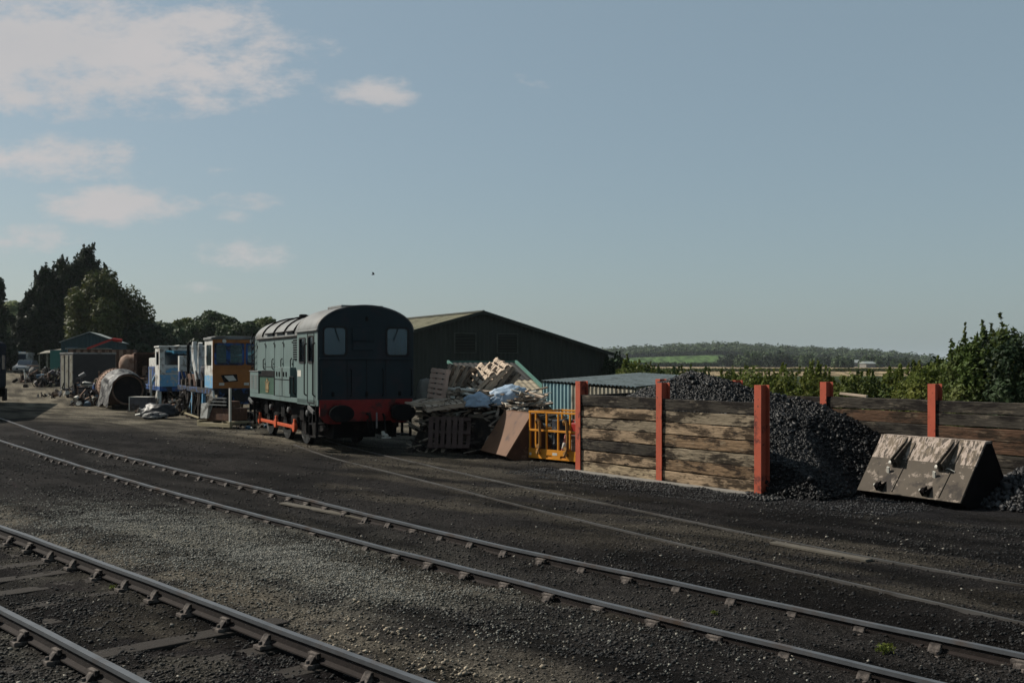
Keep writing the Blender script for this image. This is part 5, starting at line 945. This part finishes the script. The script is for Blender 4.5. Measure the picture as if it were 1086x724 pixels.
# boiler under sheet
ax = Vector((-.43, .903, 0)); bp = Vector((-19.55, 52.8, .92)); t = thing('boiler_barrel', 'big riveted boiler barrel with its open black end towards the camera', 'boiler', (bp.x, bp.y, gz(bp.x, bp.y)), LRZ)
def tub(q, r0, r1, x0, x1, zc, n=32, mi=0):
    vs = [(x, r * math.cos(2 * PI * i / n), zc + r * math.sin(2 * PI * i / n)) for x, r in ((x0, r0), (x1, r0), (x1, r1), (x0, r1)) for i in range(n)]
    q.pts(vs, [(j * n + i, j * n + (i + 1) % n, ((j + 1) % 4) * n + (i + 1) % n, ((j + 1) % 4) * n + i) for j in range(4) for i in range(n)], mi)
q = MB(); q.lathe([(.70, .6), (.70, 0), (.76, 0), (.80, 2.6), (.98, 2.9), (1.02, 4.0), (1.05, 4.0), (1.05, 4.3), (1.02, 4.3), (1.04, 6.0), (1.07, 6.0), (1.07, 6.4), (.2, 6.45)], (0, 0, 1.0), 'x', 36); 
for x in (4.15, 6.1, 6.3):
    for i in range(40): a = 2 * PI * i / 40; q.box((x, 1.075 * math.cos(a), 1.0 + 1.075 * math.sin(a)), (.06, .05, .05), (a, 0, 0))
q.build('shell', m_rustp, t, smooth=True); MB().lathe([(.69, .1), (.69, .12)], (0, 0, 1.0), 'x', 24).build('shade_disc', m_black, t); MB().bb((.5, -.7, 0), (.8, .7, .24)).build('cradle', m_junk, t); MB().bb((4.5, -.7, 0), (4.8, .7, .1)).build('cradle', m_junk, t)  # black disc in the mouth imitates the shade inside the barrel
rs = np.random.RandomState(2); U, Vv = np.meshgrid(np.linspace(-.3, 3.7, 60), np.linspace(-.18, PI + .1, 70), indexing='ij'); rr_ = .80 + .22 * sstep(U, 2.2, 3.0) + .05 * fbm(U * 2, Vv * 2, 1.6, 4) + .035 * np.sin(Vv * 9 + fbm(U, Vv, 1, 2) * 8) * (np.abs(Vv - PI / 2) / 1.5) ** 2; drop = np.maximum(0, np.abs(Vv - PI / 2) - 1.45)
SX = U + .18 * (fbm(U * 0, Vv * 3, 1.5, 3) - .5); SY = np.cos(Vv) * (rr_ + drop * .5); SZ = 1.0 + np.sin(Vv) * rr_ - drop * 2.2 * (.6 + .8 * fbm(U * 3, Vv * 0, 1.1, 2)); SZ = np.maximum(SZ, .02)
ii_, jj_ = np.meshgrid(np.arange(59), np.arange(69), indexing='ij'); k0 = ii_ * 70 + jj_; o = np_mesh('tarpaulin', np.stack([SX, SY, SZ], -1).reshape(-1, 3), np.stack([k0, k0 + 70, k0 + 71, k0 + 1], -1).reshape(-1, 4), m_gtarp); o.data.shade_smooth(); o.location = t.location; o.rotation_euler[2] = LRZ; tag(o, 'torn silver grey tarpaulin draped over the near half of the boiler barrel', 'tarpaulin')
# flat wagon with rusty boiler
fw = PX(150, 63); t = thing('flat_wagon', 'rusty flat wagon carrying a boiler end behind the draped barrel', 'wagon', (fw.x, 63, gz(fw.x, 63)), R(20))
MB().bb((-2.6, -1.2, 1.05), (3.2, 1.2, 1.3)).build('deck', m_rustp, t, bevel=.02); MB().bb((-2.5, -1.0, .5), (3.1, -.9, 1.05)).bb((-2.5, .9, .5), (3.1, 1, 1.05)).build('solebar', m_black, t)
for x in (-1.7, 2.2): MB().lathe([(.45, -.85), (.45, -.7)], (x, 0, .45), 'y', 20).lathe([(.45, .7), (.45, .85)], (x, 0, .45), 'y', 20).build('wheel', m_black, t)
for x in (-2.4, -.4, 1.4, 2.9): MB().bb((x, -1.3, 1.1), (x + .09, -1.22, 1.75)).build('stanchion', m_rustp, t)
fb = PX(141, 62.5); t = thing('boiler_end', 'rusty round boiler end lying beside an open dark firebox frame', 'boiler', (fb.x + .1, 62.5, gz(fb.x, 62.5) + 1.3), R(24)); t.scale = (.8, .8, .8)
MB().lathe([(.3, -.75), (.65, -.62), (.85, -.3), (.85, .25)], (-.35, 0, .95), 'x', 28).build('dome_end', m_rustp, t, smooth=True)
q = MB().plate([(-.1, .05), (1.5, .05), (1.6, 1.95), (.0, 1.95)], [[(.06, .2), (1.38, .2), (1.45, 1.8), (.14, 1.8)]], -.9, -.8, 'y').bb((-.1, -.8, .05), (0, .8, 1.9)).bb((1.5, -.8, .05), (1.6, .8, 1.9)).bb((0, .7, .05), (1.5, .8, 1.9)).bb((0, -.8, 1.9), (1.5, .8, 1.96)); q.build('firebox', m_rust, t)
t = thing('boiler_end', 'dark rusty smokebox standing right of the open firebox frame', 'boiler', (fb.x + 1.55, 63.2, gz(fb.x + 1.55, 63.2) + 1.3), R(10)); MB().lathe([(.6, 0), (.62, .1), (.62, 1.5), (.5, 1.6)], n=24).build('shell', mat('dark_rust', (.07, .04, .03), rough=.85, var=.3), t, smooth=True); MB().lathe([(.2, 1.6), (.2, 1.85), (.26, 1.9)], n=16).build('chimney', m_rust, t)
# blue pole, scraps
def pole(label, a, b, r, m, name='pole', cat='pole'):
    a = Vector(a); b = Vector(b); o = MB().tube(Vector((0, 0, 0)), b - a, r, 10).build(name, m, None, smooth=True); o.location = a; tag(o, label, cat)
pa, pb = PX(160, 55), PX(170, 55.4); pole('pale blue pole leaning against the white machine', (pa.x, 55, PY(409, 55)), (pb.x, 55.4, PY(387, 55)), .07, m_lblue)
pa = PX(160.5, 54.5); pole('short white post standing at the foot of the blue pole', (pa.x, 54.5, gz(pa.x, 54.5)), (pa.x - .05, 54.5, PY(391, 54.5)), .06, m_white)
def scrapstuff(name, label, cx, cy, rx, ry, h, n, ms, seed, smin=.08, smax=.45, rz=0):
    rnd = random.Random(seed); q = MB()
    for i in range(n):
        x, y = max(-1, min(1, rnd.gauss(0, .45))), max(-1, min(1, rnd.gauss(0, .45))); z = h * max(0, 1 - math.hypot(x, y)) * rnd.random(); l = rnd.uniform(smin, smax); k = rnd.random(); ca, sa = math.cos(rz), math.sin(rz); P = (cx + rx * x * ca - ry * y * sa, cy + rx * x * sa + ry * y * ca, gz(cx, cy) + z + .03); e = (rnd.uniform(0, 3), rnd.uniform(0, 3), rnd.uniform(0, 3)); mi = rnd.randrange(len(ms))
        if k < .45: q.box(P, (l, l * rnd.uniform(.1, .7), l * rnd.uniform(.05, .3)), e, mi)
        elif k < .8: d = Euler(e).to_matrix() @ Vector((l, 0, 0)); q.tube(Vector(P) - d, Vector(P) + d, l * rnd.uniform(.05, .12), 7, mi=mi)
        else: d = Euler(e).to_matrix() @ Vector((l * .2, 0, 0)); q.tube(Vector(P) - d, Vector(P) + d, l * .45, 12, mi=mi)
    o = q.build(name, ms); return tag(o, label, 'scrap', None, 'stuff')
ms1 = [m_black, m_junk, m_rust, m_gbox, m_timber, m_junk]; m_dblue = mat('dull_blue_scrap', (.10, .17, .24), rough=.8, var=.3)
ms2 = [m_junk, m_rust, m_black, m_dblue, m_gbox, m_pale2, m_junk, m_rustp, m_cream, m_junk]
scrapstuff('scrap_heap', 'scrap and rods on the ground below the white machine', -16.0, 50.5, 2.2, 2.6, .8, 230, ms2, 1, rz=.4); scrapstuff('scrap_heap', 'dark scrap between the boiler barrel and the flat wagon', -20.4, 58.5, 2.4, 2.0, 1.4, 220, ms1, 2)
scrapstuff('scrap_heap', 'scrap metal in front of the grey container', -27.5, 66.5, 2.6, 1.8, 1.1, 170, ms2, 3); scrapstuff('scrap_heap', 'heap of machinery scrap below the lean to shelter', PX(52, 92).x, 92, 1.3, 3.6, 1.4, 200, ms2, 4, .15, .8, rz=-.5)
scrapstuff('scrap_heap', 'low scatter of offcuts at the road edge by the black tarpaulin', -13.2, 46.2, 1.6, 1.2, .25, 110, ms2, 6, .05, .25); scrapstuff('scrap_heap', 'dark jumble under the cab of the brown orange machine', -11.9, 44.6, 1.0, 2.6, .5, 90, ms1, 7, rz=.4)
scrapstuff('scrap_heap', 'broken bits lying by the skid of the old engine', -9.4, 38.5, 1.4, .8, .22, 70, ms2, 8, .05, .25)
scrapstuff('scrap_heap', 'scrap and boxes strewn left of the boiler barrel', PX(100, 57).x, 57, 1.3, 1.6, .9, 170, ms2, 11, .1, .5); scrapstuff('scrap_heap', 'dark machinery scrap between the shelter and the grey container', PX(60, 84).x, 84, 1.0, 3.4, 1.5, 200, ms1, 12, .12, .7)
scrapstuff('scrap_heap', 'rusty rods and plates piled on the flat wagon deck', PX(160, 62).x, 62, 1.6, 1.0, 2.3, 170, ms2, 13, .15, .6); scrapstuff('scrap_heap', 'tangle of fittings between the two blue machines', PX(205, 48.3).x, 48.3, .9, 1.1, 2.0, 150, ms1, 14, .1, .5)
# grey container
cz = gz(-31.7, 75); t = thing('container', 'grey goods container with ribbed pale end and dark long side', 'container', (-31.7, 75, cz), R(48.7)); H_ = 2.78
m_cont = mat('container_grey', (.05, .05, .052), rough=.8, var=.2); m_conte = mat('container_end', (.34, .33, .27), rough=.75, var=.2, scale=3, c2=(.2, .17, .12))
MB().bb((0, 0, .12), (3.2, 2.05, H_ - .12)).build('body', m_cont, t); MB().bb((-.05, -.05, H_ - .12), (3.25, 2.1, H_)).build('roof', m_roof, t, bevel=.02)
e_ = MB().bb((-.03, .02, .14), (0, 2.03, H_ - .13)).build('end_panel', m_gbox, t); q = MB()
for y in (.05, .72, 1.38): q.bb((-.07, y, .2), (-.032, y + .42, H_ - .2))
q.build('rib', m_conte, e_); MB().bb((.1, .1, 0), (3.1, .3, .12)).bb((.1, 1.7, 0), (3.1, 1.9, .12)).build('skid', m_black, t)
# items in front of the container
c0 = PX(92, 65); z0 = gz(c0.x, 65); t = thing('crate', 'dark crate topped with a white bag in front of the grey container', 'crate', (c0.x, 65, z0), R(-10)); MB().bb((-.38, -.3, 0), (.38, .3, .7)).build('box', m_gbox, t, bevel=.01); MB().bb((-.4, -.32, .6), (.4, .32, .66)).build('rim', m_black, t)
soft('sack', 'white crumpled sack lying on the dark crate', 'sack', (c0.x, 65, z0 + .82), (.42, .3, .2), m_cream, 21)
c1 = PX(101.5, 60); z1 = gz(c1.x, 60); t = thing('gas_cylinder', 'gas cylinder with blue top and orange base left of the boiler barrel', 'cylinder', (c1.x, 60, z1)); MB().lathe([(.16, 0), (.17, .03), (.17, .6)], n=16).build('lower_body', mat('cyl_orange', (.7, .33, .08), rough=.5), t, smooth=True); MB().lathe([(.17, .6), (.17, 1.0), (.1, 1.12), (.05, 1.15)], n=16).build('upper_body', m_mblue, t, smooth=True); MB().lathe([(.09, 1.15), (.09, 1.32)], n=12).build('valve_guard', m_timber, t)
c2 = PX(88, 64); z2 = gz(c2.x, 64); t = thing('pedestal_grinder', 'old bench machine with a pale motor on a dark stand before the container', 'machine', (c2.x, 64, z2), .3); MB().bb((-.5, -.25, .9), (.9, .25, .98)).bb((-.45, -.2, 0), (-.38, .2, .9)).bb((.78, -.2, 0), (.85, .2, .9)).build('bench', m_black, t); MB().tube((-.2, 0, 1.35), (.12, 0, 1.55), .13, 14).build('motor', m_roof, t); MB().tube((-.1, 0, .98), (-.05, 0, 1.4), .05, 8).bb((-.4, -.1, 1.2), (-.15, .1, 1.28)).build('stand', m_gbox, t)
pk = PX(83.5, 62.5); board('board', 'pale pinkish board leaning against the dark crate', 'board', (pk.x, 62.8, gz(pk.x, 62.5) + .3), (.9, .2, .04), (0, -.9, .5), m_rustp)
# rusty covered wagon behind container
rw = PX(108, 86); t = thing('open_wagon', 'rust brown wagon with slatted side and a red jib end behind the container', 'wagon', (rw.x, 86, gz(rw.x, 86)), R(12))
MB().bb((-2.4, -1.2, 1.0), (2.6, 1.2, 2.9)).build('body', m_rust, t); q = MB()
for i in range(9): q.bb((-2.3 + i * .55, -1.26, 1.2), (-2.0 + i * .55, -1.2, 2.85))
q.build('slats', m_rustp, t); MB().bb((-2.6, -1.35, 2.9), (.6, 1.3, 3.0)).build('roof', m_conte, t); MB().beam((-.9, -1.4, 2.95), (1.1, -1.4, 3.75), .14, .16).tube((1.1, -1.4, 3.7), (1.8, -1.4, 3.6), .14, 8).build('jib', m_redp, t); MB().bb((-2.2, -1, .3), (2.4, 1, 1.0)).build('underframe', m_black, t)
# teal shed
m_teal = mat('teal_boards', (.07, .24, .20), rough=.7, var=.15, scale=3, stretch=(4, 4, .5)); m_teald = mat('teal_boards_shaded', (.03, .075, .085), rough=.7, var=.15, scale=3, stretch=(4, 4, .5)); tz = gz(-42, 98)  # second teal is a darkened copy holding the gable's shade
tx = PX(65, 98).x; t = thing('teal_shed', 'teal boarded shed with a low pitched roof behind the grey container', 'shed', (tx, 98, tz), R(14)); WS, EH, PH = 5.0, 3.5, 4.4
def trf(u): return EH + (PH - EH) * (1 - abs(u - WS / 2) / (WS / 2))
MB().corr((0, 0), (WS, 0), lambda u: 0, lambda u: trf(u) - .03, .3, .02).corr((WS, 7), (0, 7), lambda u: 0, lambda u: trf(u) - .03, .3, .02).corr((WS, 0), (WS, 7), lambda u: 0, lambda u: EH - .03, .3, .02).build('gable_wall', m_teald, t); MB().corr((0, 7), (0, 0), lambda u: 0, lambda u: EH - .03, .3, .02).build('side_wall', m_teal, t)
for s in (0, 1): MB().pts([(-.2 if s == 0 else WS + .2, -.2, EH - .07), (-.2 if s == 0 else WS + .2, 7.2, EH - .07), (WS / 2, 7.2, PH), (WS / 2, -.2, PH), (-.2 if s == 0 else WS + .2, -.2, EH - .01), (-.2 if s == 0 else WS + .2, 7.2, EH - .01), (WS / 2, 7.2, PH + .07), (WS / 2, -.2, PH + .07)], [(0, 1, 2, 3), (4, 5, 6, 7), (0, 1, 5, 4), (0, 3, 7, 4), (1, 2, 6, 5)]).build('roof', m_cor3, t)
MB().bb((.5, -.08, 2.2), (1.45, -.03, 3.0)).build('window', mat('shed_window', (.12, .2, .26), rough=.2, var=.05, bump=0), t)
sx_ = PX(59, 97).x; t = thing('store_cupboard', 'small teal cupboard standing against the left side of the teal shed', 'cupboard', (sx_ - .3, 96.5, gz(sx_, 96.5)), R(14)); MB().bb((0, 0, 0), (.9, .8, 2.7)).build('body', m_teal, t, bevel=.02); MB().bb((-.04, -.04, 2.7), (.94, .84, 2.76)).build('top', m_cor3, t)
# lean-to shelter
lx = PX(41, 106).x; lz = gz(lx, 106); t = thing('lean_to_shelter', 'open sided lean to shelter with pale sloping roof left of the teal shed', 'shelter', (lx, 106, lz), R(10)); MB().pts([(-.1, -.2, 2.15), (1.9, -.2, 2.35), (1.9, 3, 2.75), (-.1, 3, 2.5), (-.1, -.2, 2.22), (1.9, -.2, 2.42), (1.9, 3, 2.82), (-.1, 3, 2.57)], [(0, 1, 2, 3), (4, 5, 6, 7), (0, 1, 5, 4), (0, 3, 7, 4), (1, 2, 6, 5), (3, 2, 6, 7)]).build('roof', m_conte, t)
for x, y in ((0, 0), (.8, 0), (1.7, 0), (0, 2.8), (1.7, 2.8)): MB().bb((x, y, 0), (x + .1, y + .1, 2.3)).build('post', m_conte, t)
# camper van and car
vz = gz(PX(18.5, 120).x, 120); t = thing('camper_van', 'white camper van parked behind the silver car at the end of the road', 'van', (PX(18.5, 120).x, 120, vz), R(8)); m_car = mat('silver_paint', (.34, .37, .40), rough=.3, metal=.3, var=.05, bump=0)
MB().prism([(0, .35), (4.6, .35), (4.6, 2.0), (.75, 2.0), (.35, 1.25), (0, 1.1)], -.98, .98, 'y') ; 
def veh(t, prof, hw, m, wr, wx, roofp, hwr, gl, seg=.06):
    MB().prism(prof, -hw, hw, 'x').build('body', m, t, bevel=seg, seg=3); MB().prism(roofp, -hwr, hwr, 'x').build('cabin', m, t, bevel=seg, seg=3)
    for x in (-hw + .08, hw - .08):
        for y in wx:
            w_ = MB().lathe([(wr, -.1), (wr, .1)], (x, y, wr), 'x', 20).build('wheel', m_rubber, t); MB().lathe([(wr * .6, -.11), (wr * .6, .11)], (x, y, wr), 'x', 14).build('rim', m_steel, w_)
    (y0, z0), (y1, z1) = gl; e = .02
    MB().pts([(-hwr * .9, y0 - e, z0), (hwr * .9, y0 - e, z0), (hwr * .82, y1 - e, z1), (-hwr * .82, y1 - e, z1), (-hwr * .9, y0 + .02, z0), (hwr * .9, y0 + .02, z0), (hwr * .82, y1 + .02, z1), (-hwr * .82, y1 + .02, z1)], [(0, 1, 2, 3), (7, 6, 5, 4), (0, 4, 5, 1), (3, 2, 6, 7), (0, 3, 7, 4), (1, 5, 6, 2)]).build('windscreen', m_wsc, t)
m_wsc = mat('windscreen', (.03, .06, .10), rough=.15, var=.05, bump=0, spec=.6)
veh(t, [(0, .3), (4.7, .3), (4.7, 1.3), (.1, 1.3), (0, 1.0)], 1.0, m_white, .33, (.8, 3.7), [(.12, 1.25), (4.68, 1.25), (4.6, 2.05), (.55, 2.1)], .98, ((.12, 1.3), (.45, 1.88)))
for x in (-.75, .75): MB().lathe([(.1, -.03), (.11, .0)], (x, .0, .75), 'y', 14).build('headlight', m_steel, t)
MB().bb((-.9, -.06, .33), (.9, .0, .5)).build('bumper', m_gbox, t); MB().bb((-.3, 1.3, 2.08), (.3, 1.9, 2.2)).build('roof_vent', m_lblue, t)
cz_ = gz(PX(22, 112).x, 112); t = thing('parked_car', 'silver car parked facing the camera at the end of the yard road', 'car', (PX(22, 112).x, 112, cz_), R(9))
veh(t, [(0, .28), (4.1, .28), (4.1, .85), (1.2, .92), (.1, .72), (0, .6)], .87, m_car, .31, (.75, 3.3), [(1.0, .85), (3.9, .85), (3.3, 1.38), (1.7, 1.42)], .76, ((1.02, .93), (1.62, 1.37)))
for x in (-.65, .65): MB().bb((x - .16, -.02, .55), (x + .16, .04, .7)).build('headlight', m_cream, t)
MB().bb((-.5, -.03, .38), (.5, .02, .52)).build('grille', m_black, t); MB().bb((-.25, -.045, .4), (.25, -.031, .5)).build('number_plate', m_cream, t)
bx_ = PX(34, 108); pole('thin pale barrier rail across the end of the road', (PX(28.5, 108).x, 108, 2.15), (PX(41, 108).x, 108, 2.1), .05, m_rustp, 'barrier_rail', 'barrier')
soft('ballast_heap', 'small pale heap of ballast right of the silver car', 'heap', (PX(35.5, 110).x, 110, gz(PX(35.5, 110).x, 110) + .1), (.42, .5, .62), m_conc, 30, k=.08)
# coach at the left edge
t = thing('railway_coach', 'dark railway coach at the left edge, mostly outside the picture', 'coach', (-25.9, 46, gz(-25.9, 46)), math.atan2(14, -4.8) - 0)
m_cdk = mat('coach_dark_blue', (.015, .022, .035), spec=.02, rough=.95, var=.2, scale=2)
MB().bb((0, -1.35, 1.1), (14.4, 1.35, 3.4)).build('body', m_cdk, t, bevel=.05); MB().prism([(1.38, 3.35)] + [(1.38 * math.cos(PI * i / 12), 3.4 + .5 * math.sin(PI * i / 12)) for i in range(13)] + [(-1.38, 3.35)], -.05, 14.45, 'x').build('roof', m_cdk, t, smooth=True)
for i in range(7): MB().bb((.8 + i * 1.95, -1.37, 2.1), (1.9 + i * 1.95, -1.352, 2.9)).build('window', m_wsc, t)
MB().bb((14.401, -1.0, 2.1), (14.42, 1.0, 2.8)).build('end_window', m_lblue, t)
for x in (1.8, 12.4):
    MB().bb((x - 1.2, -1.1, .45), (x + 1.2, 1.1, .95)).build('bogie', m_black, t)
    for dx in (-.85, .85): MB().lathe([(.46, -.85), (.46, -.7)], (x + dx, 0, .46), 'y', 18).lathe([(.46, .7), (.46, .85)], (x + dx, 0, .46), 'y', 18).build('wheel', m_black, t)
for y in (.85, -.85): MB().lathe([(.12, 14.4), (.12, 14.85)], (0, y, 1.05), 'x', 12).lathe([(.24, 14.85), (.24, 14.9)], (0, y, 1.05), 'x', 18).build('buffer', m_black, t)
MB().bb((14.4, -1.3, .5), (14.5, 1.3, 1.1)).bb((13.9, -1.38, .3), (14.6, -1.2, 1.0)).build('end_steps', m_black, t)
# bird
b_ = MB().pts([(0, -.5, .12), (0, -.2, .2), (0, 0, 0), (0, .2, .2), (0, .5, .12), (.12, -.2, .17), (.12, .2, .17), (.2, 0, -.02), (-.15, 0, 0), (0, 0, -.06)], [(0, 1, 5), (1, 2, 7, 5), (3, 4, 6), (2, 3, 6, 7), (8, 9, 7), (8, 2, 9), (2, 7, 9)]).build('bird', m_black); b_.location = (PX(395, 95).x, 95, PY(291, 95)); tag(b_, 'tiny dark bird flying in the open sky above the shunter', 'bird')

# ------------------------------------------------------------------ thin summer haze
m_haze = bpy.data.materials.new('haze'); m_haze.use_nodes = True; t_ = m_haze.node_tree; t_.nodes.clear(); o_ = N(t_, 'ShaderNodeOutputMaterial'); v_ = N(t_, 'ShaderNodeVolumePrincipled'); v_.inputs['Color'].default_value = (.85, .92, 1, 1); v_.inputs['Density'].default_value = .00008; v_.inputs['Anisotropy'].default_value = .2; L(t_, v_.outputs[0], o_.inputs['Volume'])
hz = MB().bb((-9100, -9100, -4), (9100, 9100, 42)).build('haze', m_haze); tag(hz, 'thin blue summer haze over the fields', None, None, 'stuff')
